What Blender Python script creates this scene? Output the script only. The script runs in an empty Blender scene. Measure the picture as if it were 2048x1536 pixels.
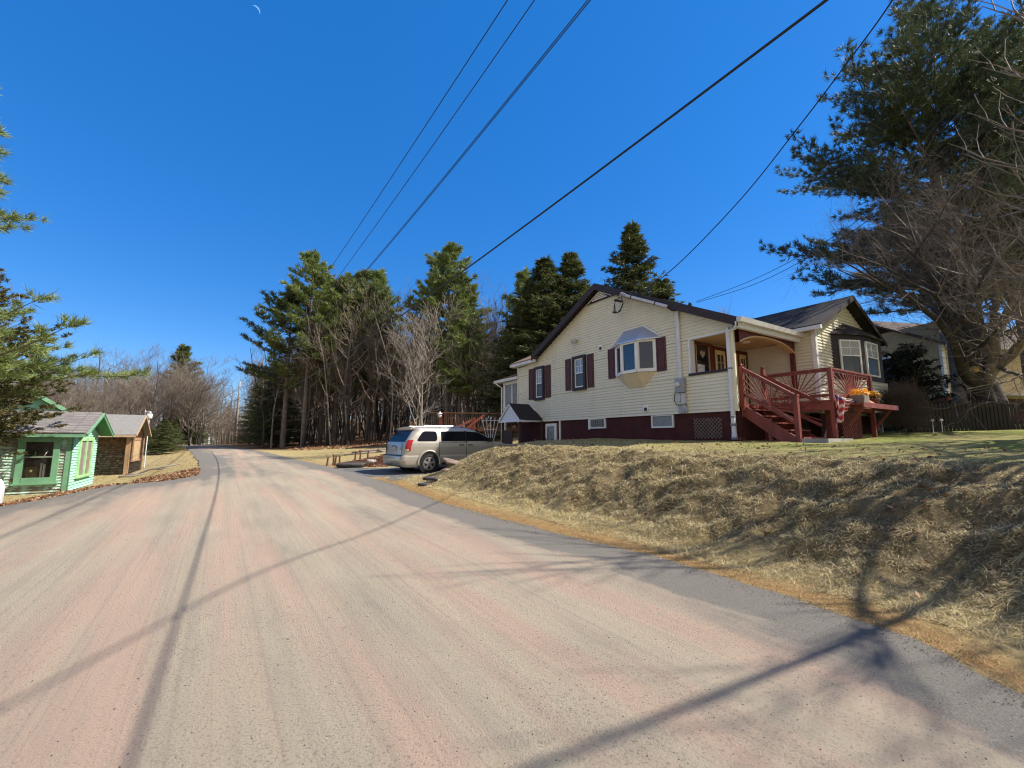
import bpy, math, random
import numpy as np
from mathutils import Vector, Matrix
R = math.radians
scn = bpy.context.scene
COL = scn.collection
RNG = np.random.default_rng(7)
random.seed(7)

# ------------------------------------------------------------------ helpers
def link(o, parent=None):
    COL.objects.link(o)
    if parent: o.parent = parent
    return o

def tag(o, label=None, cat=None, group=None, kind=None):
    if label: o['label'] = label
    if cat: o['category'] = cat
    if group: o['group'] = group
    if kind: o['kind'] = kind
    return o

def thing(name, label, cat, loc=(0, 0, 0), rz=0, group=None):
    o = bpy.data.objects.new(name, None)
    o.empty_display_size = .2
    link(o)
    o.location = loc
    o.rotation_euler = (0, 0, rz)
    return tag(o, label, cat, group)

def copy_tree(o, parent=None):
    c = o.copy()
    COL.objects.link(c)
    if parent: c.parent = parent
    for ch in o.children:
        copy_tree(ch, c)
    return c

def np_mesh(name, V, F, mat=None, parent=None, smooth=False, col=None, mats=None, midx=None):
    """V (n,3), F (m,k) same-size faces -> ONE mesh object"""
    V = np.ascontiguousarray(V, dtype=np.float32); F = np.ascontiguousarray(F, dtype=np.int32)
    me = bpy.data.meshes.new(name)
    n, (m, k) = len(V), F.shape
    me.vertices.add(n); me.vertices.foreach_set('co', V.ravel())
    me.loops.add(m * k); me.loops.foreach_set('vertex_index', F.ravel())
    me.polygons.add(m); me.polygons.foreach_set('loop_start', np.arange(0, m * k, k, dtype=np.int32))
    if col is not None:
        a = me.color_attributes.new('Col', 'FLOAT_COLOR', 'POINT')
        c = np.ones((n, 4), np.float32); c[:, :col.shape[1]] = col
        a.data.foreach_set('color', c.ravel())
    if mat: me.materials.append(mat)
    me.update(calc_edges=True)
    if smooth: me.polygons.foreach_set('use_smooth', np.ones(m, bool))
    o = bpy.data.objects.new(name, me)
    return link(o, parent)

class MB:
    """collects faces, builds one mesh object"""
    def __init__(s): s.v = []; s.f = []
    def add(s, vs, fs):
        b = len(s.v); s.v += [tuple(p) for p in vs]; s.f += [tuple(b + i for i in f) for f in fs]; return s
    def quad(s, a, b, c, d): return s.add([a, b, c, d], [(0, 1, 2, 3)])
    def poly(s, pts): return s.add(pts, [tuple(range(len(pts)))])
    def box(s, x0, x1, y0, y1, z0, z1):
        if x0 > x1: x0, x1 = x1, x0
        if y0 > y1: y0, y1 = y1, y0
        if z0 > z1: z0, z1 = z1, z0
        return s.add([(x0,y0,z0),(x1,y0,z0),(x1,y1,z0),(x0,y1,z0),(x0,y0,z1),(x1,y0,z1),(x1,y1,z1),(x0,y1,z1)],
                     [(3,2,1,0),(4,5,6,7),(0,1,5,4),(1,2,6,5),(2,3,7,6),(3,0,4,7)])
    def bar(s, p, q, w, h, up=(0, 0, 1)):
        p = Vector(p); q = Vector(q); d = (q - p)
        if d.length < 1e-6: return s
        d.normalize(); u = Vector(up)
        if abs(d.dot(u)) > .98: u = Vector((1, 0, 0))
        a = d.cross(u).normalized() * (w / 2); b = a.cross(d).normalized() * (h / 2)
        vs = [c + e for c in (p, q) for e in (-a - b, a - b, a + b, -a + b)]
        return s.add(vs, [(3,2,1,0),(4,5,6,7),(0,1,5,4),(1,2,6,5),(2,3,7,6),(3,0,4,7)])
    def tube(s, pts, r, k=8, cap=True):
        pts = [Vector(p) for p in pts]
        rs = r if isinstance(r, (list, tuple)) else [r] * len(pts)
        ring0 = None; b = len(s.v); a = None
        for i, p in enumerate(pts):
            d = (pts[min(i + 1, len(pts) - 1)] - pts[max(i - 1, 0)]).normalized()
            if a is None:
                a = d.cross(Vector((0, 0, 1)) if abs(d.z) < .9 else Vector((1, 0, 0))).normalized()
            a = (a - d * a.dot(d)).normalized(); c = d.cross(a)
            for j in range(k):
                t = 2 * math.pi * j / k
                s.v.append(tuple(p + (a * math.cos(t) + c * math.sin(t)) * rs[i]))
        for i in range(len(pts) - 1):
            for j in range(k):
                s.f.append((b + i*k + j, b + i*k + (j+1) % k, b + (i+1)*k + (j+1) % k, b + (i+1)*k + j))
        if cap:
            s.f.append(tuple(b + j for j in reversed(range(k))))
            s.f.append(tuple(b + (len(pts)-1)*k + j for j in range(k)))
        return s
    def lathe(s, c, prof, k=16, axis='z'):
        b = len(s.v)
        for (r, z) in prof:
            for j in range(k):
                t = 2 * math.pi * j / k
                q = (r*math.cos(t), r*math.sin(t), z)
                if axis == 'x': q = (q[2], q[0], q[1])
                if axis == 'y': q = (q[1], q[2], q[0])
                s.v.append((c[0]+q[0], c[1]+q[1], c[2]+q[2]))
        n = len(prof)
        for i in range(n - 1):
            for j in range(k):
                s.f.append((b+i*k+j, b+i*k+(j+1) % k, b+(i+1)*k+(j+1) % k, b+(i+1)*k+j))
        s.f.append(tuple(b + j for j in reversed(range(k)))); s.f.append(tuple(b+(n-1)*k+j for j in range(k)))
        return s
    def slab(s, pts, nrm):
        """polygon pts extruded by vector nrm"""
        n = len(pts); q = [tuple(Vector(p) + Vector(nrm)) for p in pts]
        return s.add(list(pts) + q, [tuple(reversed(range(n))), tuple(range(n, 2*n))] +
                     [(i, (i+1) % n, n + (i+1) % n, n + i) for i in range(n)])
    def build(s, name, mat, parent=None, smooth=False, bevel=0):
        me = bpy.data.meshes.new(name)
        me.from_pydata(s.v, [], s.f)
        if mat: me.materials.append(mat)
        if smooth: me.polygons.foreach_set('use_smooth', np.ones(len(me.polygons), bool))
        me.update()
        o = link(bpy.data.objects.new(name, me), parent)
        if bevel:
            m = o.modifiers.new('bevel', 'BEVEL'); m.width = bevel; m.segments = 2; m.limit_method = 'ANGLE'
        return o

# ------------------------------------------------------------------ materials
def newmat(name):
    m = bpy.data.materials.new(name); m.use_nodes = True
    nt = m.node_tree; nt.nodes.clear()
    out = nt.nodes.new('ShaderNodeOutputMaterial')
    return m, nt, out
class NT:
    def __init__(s, nt): s.nt = nt
    def n(s, t, **kw):
        x = s.nt.nodes.new(t)
        for k, v in kw.items():
            if k in x.inputs and not hasattr(x, k): x.inputs[k].default_value = v
            else: setattr(x, k, v)
        return x
    def l(s, a, b): s.nt.links.new(a, b)
    def noise(s, vec, scale, detail=4, rough=.6, dist=0):
        x = s.n('ShaderNodeTexNoise'); x.inputs['Scale'].default_value = scale; x.inputs['Detail'].default_value = detail
        x.inputs['Roughness'].default_value = rough; x.inputs['Distortion'].default_value = dist
        if vec is not None: s.l(vec, x.inputs['Vector'])
        return x.outputs['Fac']
    def ramp(s, fac, stops):
        x = s.n('ShaderNodeValToRGB'); e = x.color_ramp.elements
        while len(e) < len(stops): e.new(.5)
        for el, (p, c) in zip(e, stops):
            el.position = p; el.color = (c, c, c, 1) if not hasattr(c, '__len__') else (*c[:3], 1)
        s.l(fac, x.inputs['Fac']); return x.outputs['Color']
    def mix(s, fac, a, b, mode='MIX'):
        x = s.n('ShaderNodeMix', data_type='RGBA', blend_type=mode)
        for sock, v in ((x.inputs[0], fac), (x.inputs[6], a), (x.inputs[7], b)):
            if hasattr(v, 'is_output') or hasattr(v, 'links'): s.l(v, sock)
            elif hasattr(v, '__len__'): sock.default_value = (*v[:3], 1)
            else: sock.default_value = v
        return x.outputs[2]
    def math(s, op, a, b=0):
        x = s.n('ShaderNodeMath', operation=op)
        for sock, v in zip(x.inputs, (a, b)):
            if hasattr(v, 'links'): s.l(v, sock)
            else: sock.default_value = v
        return x.outputs[0]
    def mapping(s, vec, scale=(1, 1, 1), rot=(0, 0, 0), loc=(0, 0, 0)):
        x = s.n('ShaderNodeMapping'); x.inputs['Scale'].default_value = scale; x.inputs['Rotation'].default_value = rot
        x.inputs['Location'].default_value = loc
        s.l(vec, x.inputs['Vector']); return x.outputs['Vector']
    def bump(s, h, strength=.3, dist=.01):
        x = s.n('ShaderNodeBump'); x.inputs['Strength'].default_value = strength; x.inputs['Distance'].default_value = dist
        s.l(h, x.inputs['Height']); return x.outputs['Normal']

def M(name, c, rough=.7, var=.12, scale=3., c2=None, bump=0, bscale=60, metal=0, stretch=(1, 1, 1), spec=.4, coat=0, detail=5, bias=.5, dirt=None):
    m, nt, out = newmat(name); g = NT(nt)
    p = g.n('ShaderNodeBsdfPrincipled')
    tc = g.n('ShaderNodeTexCoord').outputs['Object']
    v = g.mapping(tc, scale=stretch)
    f = g.noise(v, scale, detail)
    f = g.ramp(f, [(bias-.2, 0), (bias+.2, 1)])
    a = tuple(min(1, x*(1-var)) for x in c); b = tuple(min(1, x*(1+var)) for x in c) if c2 is None else c2
    colr = g.mix(f, a, b)
    if dirt:
        f2 = g.ramp(g.noise(v, scale*.31+.4, 6, .7), [(.5, 0), (.75, 1)])
        colr = g.mix(g.math('MULTIPLY', f2, dirt[1]), colr, dirt[0])
    g.l(colr, p.inputs['Base Color'])
    p.inputs['Roughness'].default_value = rough; p.inputs['Metallic'].default_value = metal
    p.inputs['Specular IOR Level'].default_value = spec
    if coat: p.inputs['Coat Weight'].default_value = coat; p.inputs['Coat Roughness'].default_value = .05
    if bump: g.l(g.bump(g.noise(v, bscale, 4), bump), p.inputs['Normal'])
    g.l(p.outputs[0], out.inputs[0])
    return m

def leafmat(name, c1, c2, trans=.25, rough=.55, attr=False):
    m, nt, out = newmat(name); g = NT(nt)
    tc = g.n('ShaderNodeTexCoord').outputs['Object']
    if attr:
        a = g.n('ShaderNodeVertexColor'); a.layer_name = 'Col'; col = a.outputs[0]
    else:
        f = g.ramp(g.noise(tc, .9, 5, .7), [(.3, 0), (.7, 1)])
        col = g.mix(f, c1, c2)
        oi = g.n('ShaderNodeObjectInfo')
        hs = g.n('ShaderNodeHueSaturation'); g.l(col, hs.inputs['Color'])
        g.l(g.math('ADD', g.math('MULTIPLY', oi.outputs['Random'], .5), .75), hs.inputs['Value'])
        col = hs.outputs[0]
    p = g.n('ShaderNodeBsdfPrincipled'); g.l(col, p.inputs['Base Color']); p.inputs['Roughness'].default_value = rough
    p.inputs['Specular IOR Level'].default_value = .35
    t = g.n('ShaderNodeBsdfTranslucent'); g.l(col, t.inputs['Color'])
    mx = g.n('ShaderNodeMixShader'); mx.inputs[0].default_value = trans
    g.l(p.outputs[0], mx.inputs[1]); g.l(t.outputs[0], mx.inputs[2]); g.l(mx.outputs[0], out.inputs[0])
    return m

def glassmat(name, c=(.02, .025, .03), rough=.05, refl=.9):
    m, nt, out = newmat(name); g = NT(nt)
    p = g.n('ShaderNodeBsdfPrincipled'); p.inputs['Base Color'].default_value = (*c, 1)
    p.inputs['Roughness'].default_value = rough; p.inputs['IOR'].default_value = 1.5
    p.inputs['Specular IOR Level'].default_value = refl
    tc = g.n('ShaderNodeTexCoord').outputs['Object']
    g.l(g.bump(g.noise(tc, 2.5, 2), .04, .02), p.inputs['Normal'])
    g.l(p.outputs[0], out.inputs[0]); return m

CREAM = (.73, .69, .54)
m_siding = M('cream_siding', CREAM, .55, .05, 2.2, stretch=(1, 1, .3), bump=.06, bscale=30, dirt=((.45, .40, .27), .35))
m_white = M('white_trim', (.78, .78, .76), .5, .06, 4, dirt=((.5, .48, .42), .4))
m_vinylwhite = M('white_vinyl', (.72, .74, .78), .5, .05, 3)
m_shingle = M('black_shingle', (.028, .024, .024), .9, .5, 14, bump=.6, bscale=90, stretch=(1, 1, 1))
m_shingle_tan = M('tan_shingle', (.22, .15, .10), .9, .4, 14, bump=.6, bscale=90)
m_fascia = M('dark_fascia', (.035, .022, .020), .6, .2, 5)
m_darktrim = M('dark_window_trim', (.030, .020, .022), .55, .2, 6)
m_shutter = M('maroon_shutter', (.085, .028, .030), .6, .2, 7)
m_foundation = M('red_painted_block', (.062, .013, .012), .85, .3, 2.5, bump=.35, bscale=25, dirt=((.05, .02, .02), .6))
m_redwood = M('red_stained_wood', (.205, .046, .032), .6, .35, 6, stretch=(1, 1, .25), bump=.15, bscale=40, dirt=((.13, .04, .03), .5))
m_glass = glassmat('window_glass')
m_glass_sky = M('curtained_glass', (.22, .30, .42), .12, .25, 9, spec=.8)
m_screen = M('insect_screen', (.05, .06, .075), .35, .25, 3, spec=.6)
m_metalroof = M('pale_metal_roof', (.55, .58, .64), .35, .05, 2, metal=.6)
m_tanpanel = M('tan_panel', (.66, .56, .38), .6, .04, 3)
m_grey = M('grey_metal', (.30, .31, .33), .5, .1, 4, metal=.2)
m_conduit = M('grey_white_conduit', (.62, .63, .64), .5, .08, 3)
m_black = M('black_rubber', (.012, .012, .013), .6, .2, 6)
m_gutter = M('white_gutter', (.66, .66, .65), .45, .1, 3, dirt=((.35, .33, .30), .5))
m_wood_old = M('weathered_wood', (.24, .20, .16), .85, .35, 5, stretch=(4, 4, .5), bump=.3, bscale=30)
m_stone = M('grey_stone', (.26, .25, .23), .85, .35, 5, bump=.6, bscale=14)
m_tanwarm = M('porch_tan', (.60, .42, .22), .6, .08, 3)
m_door = M('cream_door', (.68, .56, .30), .5, .06, 3)
m_green = M('green_trim_paint', (.17, .36, .21), .6, .15, 5, dirt=((.14, .30, .15), .5))
m_orangewood = M('orange_brown_wood', (.36, .22, .125), .75, .25, 6, stretch=(1, 1, .3))
m_bark = M('grey_brown_bark', (.055, .046, .039), .9, .45, 5, stretch=(1, 1, .25), bump=.8, bscale=14)
m_twig = M('grey_brown_twig', (.20, .162, .128), .85, .35, 3)
m_birch = M('pale_twig', (.27, .235, .20), .8, .3, 3)
m_pinebark = M('pine_bark', (.15, .125, .105), .9, .4, 5, stretch=(1, 1, .3), bump=.8, bscale=14)
m_pine = leafmat('pine_needle', (.085, .13, .048), (.27, .32, .085))
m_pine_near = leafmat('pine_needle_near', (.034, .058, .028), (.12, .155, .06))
m_spruce = leafmat('spruce_needle', (.05, .07, .03), (.19, .21, .065))
m_hemlock = leafmat('hemlock_needle', (.065, .07, .02), (.20, .18, .05))
m_shrub = leafmat('evergreen_shrub', (.03, .075, .018), (.08, .16, .035))
m_darkshrub = leafmat('dark_shrub', (.012, .018, .010), (.035, .045, .02), .1)
m_grass = leafmat('dry_grass', (.2, .2, .1), (.3, .3, .1), .42, .6, attr=True)
m_litter = leafmat('leaf_litter', (.2, .1, .05), (.3, .2, .1), .1, .7, attr=True)
m_cable = M('black_cable', (.012, .012, .014), .5, .1, 3)
m_pole = M('grey_pole_wood', (.36, .32, .28), .85, .2, 3, stretch=(3, 3, .3))
m_yellow = leafmat('yellow_petal', (.80, .36, .008), (.85, .52, .015), .25)

# peeling mint paint on boards: paint with bare-wood wear of its own
def peel_mat(name, paint, wood, amount):
    m, nt, out = newmat(name); g = NT(nt)
    tc = g.n('ShaderNodeTexCoord').outputs['Object']
    v = g.mapping(tc, scale=(1.2, 1.2, 5))
    f = g.noise(v, 3.0, 8, .75)
    big = g.noise(tc, .9, 3)
    f = g.math('ADD', f, g.math('MULTIPLY', g.math('SUBTRACT', big, .5), .7))
    mask = g.ramp(f, [(amount, 0), (amount + .05, 1)])
    col = g.mix(mask, paint, g.mix(g.noise(v, 9, 5), wood, tuple(x*.55 for x in wood)))
    p = g.n('ShaderNodeBsdfPrincipled'); g.l(col, p.inputs['Base Color']); p.inputs['Roughness'].default_value = .7
    g.l(g.bump(g.noise(v, 16, 5), .25), p.inputs['Normal'])
    g.l(p.outputs[0], out.inputs[0]); return m
m_mint = peel_mat('mint_clapboard', (.47, .68, .55), (.33, .30, .22), .46)
m_mint_end = peel_mat('mint_clapboard_fresh', (.40, .74, .56), (.34, .30, .22), .66)

# cedar shingles, each with its own tone (per-vertex colour set on the mesh)
m_cedar = leafmat('cedar_shingle', (.1, .1, .1), (.2, .2, .2), 0, .85, attr=True)

# ------------------------------------------------------------------ terrain
E_T = np.array([-.559, .829]); E_N = np.array([.829, .559])
def ss(a, b, x):
    q = np.clip((np.asarray(x, float) - a) / (b - a), 0, 1); return q * q * (3 - 2 * q)
_vt = RNG.random((256, 256))
def vnoise(x, y):
    x = np.asarray(x, float); y = np.asarray(y, float)
    xi = np.floor(x).astype(int); yi = np.floor(y).astype(int); fx = x - xi; fy = y - yi
    fx = fx*fx*(3-2*fx); fy = fy*fy*(3-2*fy)
    g = lambda a, b: _vt[a % 256, b % 256]
    return (g(xi, yi)*(1-fx) + g(xi+1, yi)*fx)*(1-fy) + (g(xi, yi+1)*(1-fx) + g(xi+1, yi+1)*fx)*fy - .5
def zr(t): return np.interp(t, [-20, 0, 8, 14, 20, 40, 60, 75, 110, 200], [0, 0, .06, .17, .28, .55, .70, .66, -.3, -3])
def nR(t): return np.interp(t, [-14, .6, 1.1, 2, 4, 6.5, 9, 13, 17, 21.5, 31, 39, 46, 60, 80, 120], [3.4, 4.06, 4.42, 4.6, 4.62, 4.35, 4.22, 4.42, 4.22, 3.9, 3.25, 2.66, 1.97, .3, -3, -12])
def nL(t): return np.interp(t, [-14, 0, 8, 13, 14.1, 16.2, 16.9, 18.4, 22, 26, 50, 60, 80, 120], [-17, -10.5, -6.2, -3.6, -3.1, -2.5, -1.3, -.6, -.65, -.75, -2.45, -4.4, -8, -17])
def nt_of(x, y): return .829*np.asarray(x) + .559*np.asarray(y), -.559*np.asarray(x) + .829*np.asarray(y)
def xy_of(n, t): return .829*np.asarray(n) - .559*np.asarray(t), .559*np.asarray(n) + .829*np.asarray(t)
def base_z(x, y, detail=True):
    n, t = nt_of(x, y)
    z = zr(t)
    r = n - nR(t)                                     # metres right of the tarmac edge
    mound = np.interp(n, [4.4, 4.95, 5.25, 5.7, 6.4, 7.2, 8.0, 9.5, 12, 16, 22, 40], [0, -.02, 0, .14, .52, .93, 1.14, 1.27, 1.36, 1.48, 1.75, 2.4])
    m = 1 - ss(12.4, 14.7, t + .25*vnoise(n*.9, t*.9))
    m = np.where(n > 12, np.maximum(m, ss(13.2, 18, n)), m)
    yard = np.minimum(.085*np.maximum(n - 4.6, 0), 1.5) * ss(18.3, 21, t)
    drive = .02*np.clip(n - 4.4, 0, 10) * ss(13.4, 15, t) * (1 - ss(18.3, 21, t))
    zright = (mound + np.where(t < 0, .0, 0)) * m + np.maximum(yard, drive) * (1 - m)
    z = z + np.where(n > 4.0, zright, 0)
    d = np.maximum(nL(t) - n, 0)
    left = -np.minimum(.19*d, .42) * (1 - .7*ss(28, 40, t))
    left = left + .03*np.maximum(d - 8, 0)*ss(25, 45, t)
    z = z + left
    far = np.maximum(np.asarray(y) - 70, 0) * .075 * ss(9, 34, np.abs(n + 6))
    z = z + np.minimum(far, 13)
    if detail:
        slope = ss(5.2, 5.9, n) * (1 - ss(7.6, 9.2, n)) * (1 - .8*ss(9.5, 13, t))*(1-ss(13, 15, t))
        off = ss(.05, .6, r) + ss(.05, .6, d)
        z = z + slope*(.12*vnoise(x*1.7, y*1.7) + .14*vnoise(x*3.9+9, y*4.6) + .10*vnoise(x*8.3+2, y*8.3)) + off*(.025*vnoise(x*1.3+3, y*1.3) + .02*vnoise(x*4+3, y*4))
    return z
def gz(x, y):
    n, t = nt_of(x, y); z = base_z(x, y)
    ins = np.minimum(nR(t) - n, n - nL(t))
    z = z - .07*ss(.0, .25, ins)
    onD = np.minimum(np.minimum(t - 14.35 - .5*np.clip(6-n, 0, 1.6), 18.15 + .8*np.clip(6-n, 0, 1.6) - t), np.minimum(n - 4.0, 12.0 - n))
    return z - .06*ss(0, .25, onD)
def G(x, y): return float(gz(x, y))

def axis(parts):
    return np.unique(np.round(np.concatenate([np.arange(*p) for p in parts]), 4))
gx = axis([(-240, -24, 6), (-24, -6, .35), (-6, 13, .1), (13, 34, .6), (34, 240, 6)])
gy = axis([(-40, 1, 1.5), (1, 19, .11), (19, 45, .5), (45, 90, 2), (90, 420, 8)])
XX, YY = np.meshgrid(gx, gy); ZZ = gz(XX, YY)
nn, tt = nt_of(XX, YY)
ncol, nrow = len(gx), len(gy)
idx = np.arange(ncol*nrow).reshape(nrow, ncol)
F = np.stack([idx[:-1, :-1], idx[:-1, 1:], idx[1:, 1:], idx[1:, :-1]], -1).reshape(-1, 4)
# zones: R lawn-green, G leaf litter / forest floor, B orange verge
lawn = ss(7.6, 10.5, nn)*(1-ss(14, 16, tt)) * (.35 + .65*ss(2, 9, XX)) * np.clip(.65 + 1.2*vnoise(XX*.8, YY*.8), 0, 1)
forest = ss(0, 3, (YY - (30 + .25*np.clip(XX+22, 0, 60)*0) ) )*ss(.3, 1.2, (nn - nR(tt)))
treeline = 34 + np.clip(-(XX+14)*.35, -4, 12)
forest = ss(-2, 2, YY - treeline) * np.where(nn > nR(tt), 1, 0)
leftl = np.where(nn < nL(tt), 1, 0) * np.clip((1 - ss(.2, 2.6, nL(tt) - nn)) * (1 - ss(19.5, 24, tt)) + ss(40, 50, tt) + ss(9, 14, nL(tt)-nn), 0, 1)
bedd = np.hypot((nn - 7.0)/2.6, (tt - 20.6)/1.7)
bed = 1 - ss(.75, 1.1, bedd)
litter = np.clip(np.maximum(np.maximum(forest, leftl), bed), 0, 1)
verge = np.where(nn > nR(tt), 1, 0) * (1 - ss(.25, .75, nn - nR(tt) + .3*vnoise(XX*1.5, YY*1.5))) * (1-ss(20, 30, tt))
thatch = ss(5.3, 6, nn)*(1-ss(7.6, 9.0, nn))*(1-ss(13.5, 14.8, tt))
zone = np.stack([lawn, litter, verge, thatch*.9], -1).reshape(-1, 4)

m_ground, nt, out = newmat('dry_lawn_ground'); g = NT(nt)
tc = g.n('ShaderNodeTexCoord').outputs['Object']
va = g.n('ShaderNodeVertexColor'); va.layer_name = 'Col'
sep = g.n('ShaderNodeSeparateColor'); g.l(va.outputs[0], sep.inputs[0])
n1 = g.ramp(g.noise(tc, 6, 8, .75), [(.3, 0), (.7, 1)]); n2 = g.ramp(g.noise(tc, .7, 5, .6), [(.35, 0), (.65, 1)])
dry = g.mix(n1, (.20, .155, .075), (.58, .46, .24))
dry = g.mix(g.math('MULTIPLY', n2, .5), dry, (.42, .34, .15))
green = g.mix(n1, (.10, .13, .028), (.34, .37, .095))
lit = g.mix(n1, (.085, .042, .024), (.27, .155, .085))
ver = g.mix(n1, (.23, .135, .055), (.46, .30, .14))
soil = g.mix(n1, (.055, .040, .022), (.26, .20, .11)); sl_ = g.n('ShaderNodeVertexColor'); sl_.layer_name = 'Col'  # soil under the grass, darkened to stand for shade between the tufts
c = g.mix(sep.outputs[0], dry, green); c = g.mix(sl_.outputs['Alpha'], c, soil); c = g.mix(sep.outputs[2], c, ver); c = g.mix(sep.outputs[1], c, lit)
p = g.n('ShaderNodeBsdfPrincipled'); g.l(c, p.inputs['Base Color']); p.inputs['Roughness'].default_value = .95
p.inputs['Specular IOR Level'].default_value = .1
g.l(g.bump(g.noise(tc, 28, 8, .8), .9, .05), p.inputs['Normal']); g.l(p.outputs[0], out.inputs[0])
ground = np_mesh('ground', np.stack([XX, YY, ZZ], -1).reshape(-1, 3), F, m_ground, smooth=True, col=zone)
tag(ground, 'rolling dry winter lawn, bank and woodland floor', 'ground', kind='structure')

# road sheet
ts = axis([(-14, 20, .2), (20, 60, .8), (60, 118, 2)])
us = np.unique(np.concatenate([np.linspace(0, .8, 30), np.linspace(.8, 1, 40)]))
TT, UU = np.meshgrid(ts, us, indexing='ij')
wob = lambda t, s: .10*vnoise(t*1.3+s, t*.0+s) + .09*vnoise(t*3.7+s, t*0+3)
RRn = nR(TT) + wob(TT, 3); LLn = nL(TT) + 1.3*wob(TT, 40)
NN = LLn + (RRn - LLn)*UU
RX, RY = xy_of(NN, TT); RZ = base_z(RX, RY, False) * 1.0
# keep the pavement itself on the road profile with a slight crown
edge_d = RRn - NN; left_d = NN - LLn
RZ = zr(TT) + np.minimum(.012, .03*np.minimum(edge_d, left_d)) + np.maximum(np.asarray(RY)-70, 0)*.075*ss(9, 34, np.abs(NN+6))
a, b = TT.shape
idr = np.arange(a*b).reshape(a, b)
F = np.stack([idr[:-1, :-1], idr[:-1, 1:], idr[1:, 1:], idr[1:, :-1]], -1).reshape(-1, 4)
rc = np.stack([np.clip(edge_d/3, 0, 1), np.clip(left_d/3, 0, 1), np.clip((TT+20)/140, 0, 1)], -1).reshape(-1, 3)
m_road, nt, out = newmat('sandy_asphalt'); g = NT(nt)
tc = g.n('ShaderNodeTexCoord').outputs['Object']
va = g.n('ShaderNodeVertexColor'); va.layer_name = 'Col'
sep = g.n('ShaderNodeSeparateColor'); g.l(va.outputs[0], sep.inputs[0])
rt = g.mapping(tc, rot=(0, 0, R(-34)))                     # y runs along the road
along = g.mapping(rt, scale=(1.7, .13, 1)); along2 = g.mapping(rt, scale=(5.5, .22, 1)); fine = g.mapping(rt, scale=(24, .07, 1))
asphalt = g.mix(g.ramp(g.noise(tc, 90, 3), [(.3, 0), (.7, 1)]), (.050, .048, .046), (.175, .168, .155))
sand = g.mix(g.ramp(g.noise(along, 1, 4, .55), [(.44, 0), (.56, 1)]), (.40, .335, .235), (.44, .30, .218))
sand = g.mix(g.math('MULTIPLY', g.ramp(g.noise(along2, 1.2, 4), [(.45, 0), (.7, 1)]), .5), sand, (.30, .245, .185))
sand = g.mix(g.math('MULTIPLY', g.ramp(g.noise(fine, 1, 3), [(.56, 0), (.64, 1)]), .32), sand, (.23, .185, .145))
dust = g.math('ADD', g.math('MULTIPLY', g.noise(along, 1.1, 5, .6), 1.0), g.math('MULTIPLY', g.noise(g.mapping(rt, scale=(.8, .35, 1)), 1.3, 6, .65), .7))
e1 = g.ramp(g.math('ADD', sep.outputs[0], g.math('MULTIPLY', g.math('SUBTRACT', g.noise(g.mapping(rt, scale=(1.4, .5, 1)), 1.2, 5, .7), .5), .30)), [(.10, 0), (.32, .8), (.6, 1)])      # swept clean at the right edge
e2 = g.ramp(g.math('ADD', sep.outputs[1], g.math('MULTIPLY', g.math('SUBTRACT', g.noise(g.mapping(rt, scale=(.9, .25, 1)), 1.1, 5, .7), .5), 1.3)), [(.0, .35), (.5, .7), (1, 1)])
dust = g.math('MULTIPLY', g.math('MULTIPLY', dust, e1), e2)
dust = g.ramp(dust, [(.46, 0), (.66, .62), (.80, .85), (1, 1)])
speck = g.ramp(g.math('ADD', g.noise(tc, 60, 3, .7), g.math('MULTIPLY', g.math('SUBTRACT', g.noise(along, .8, 3), .5), .25)), [(.36, 1), (.44, 0)])
col = g.mix(dust, asphalt, sand)
col = g.mix(g.math('MULTIPLY', speck, .62), col, (.10, .085, .07))
col = g.mix(g.math('MULTIPLY', g.noise(tc, 140, 3), .34), col, (.55, .48, .38))
p = g.n('ShaderNodeBsdfPrincipled'); g.l(col, p.inputs['Base Color']); p.inputs['Roughness'].default_value = .88
p.inputs['Specular IOR Level'].default_value = .25
hh = g.math('ADD', g.noise(tc, 70, 5, .75), g.math('MULTIPLY', g.noise(fine, 1, 2), .22))
g.l(g.bump(hh, .9, .02), p.inputs['Normal']); g.l(p.outputs[0], out.inputs[0])
road = np_mesh('road', np.stack([RX, RY, RZ], -1).reshape(-1, 3), F, m_road, smooth=True, col=rc)
tag(road, 'sand dusted asphalt road with tyre tracks running to the trees', 'road', kind='structure')

# driveway sheet
ns = np.arange(3.9, 12.3, .2); us = np.linspace(0, 1, 20)
NN, UU = np.meshgrid(ns, us, indexing='ij')
t0 = 14.2 - .0*NN + .5*np.clip(6-NN, 0, 1.6)*0 - .55*np.clip(5.6-NN, 0, 1.6); t1 = 18.25 + .9*np.clip(5.8-NN, 0, 1.8)
TT = t0 + (t1 - t0)*UU
DX, DY = xy_of(NN, TT)
n_, t_ = nt_of(DX, DY)
DZ = zr(TT) + .02*np.clip(NN-4.4, 0, 10) - .004 + .004*0
a, b = NN.shape; idr = np.arange(a*b).reshape(a, b)
F = np.stack([idr[:-1, :-1], idr[1:, :-1], idr[1:, 1:], idr[:-1, 1:]], -1).reshape(-1, 4)
m_drive = M('dark_driveway_asphalt', (.095, .098, .105), .85, .3, 4, bump=.4, bscale=90, c2=(.17, .165, .155))
o = np_mesh('driveway', np.stack([DX, DY, DZ], -1).reshape(-1, 3), F, m_drive, smooth=True)
tag(o, 'short dark asphalt driveway under the minivan', 'driveway', kind='structure')

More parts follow.
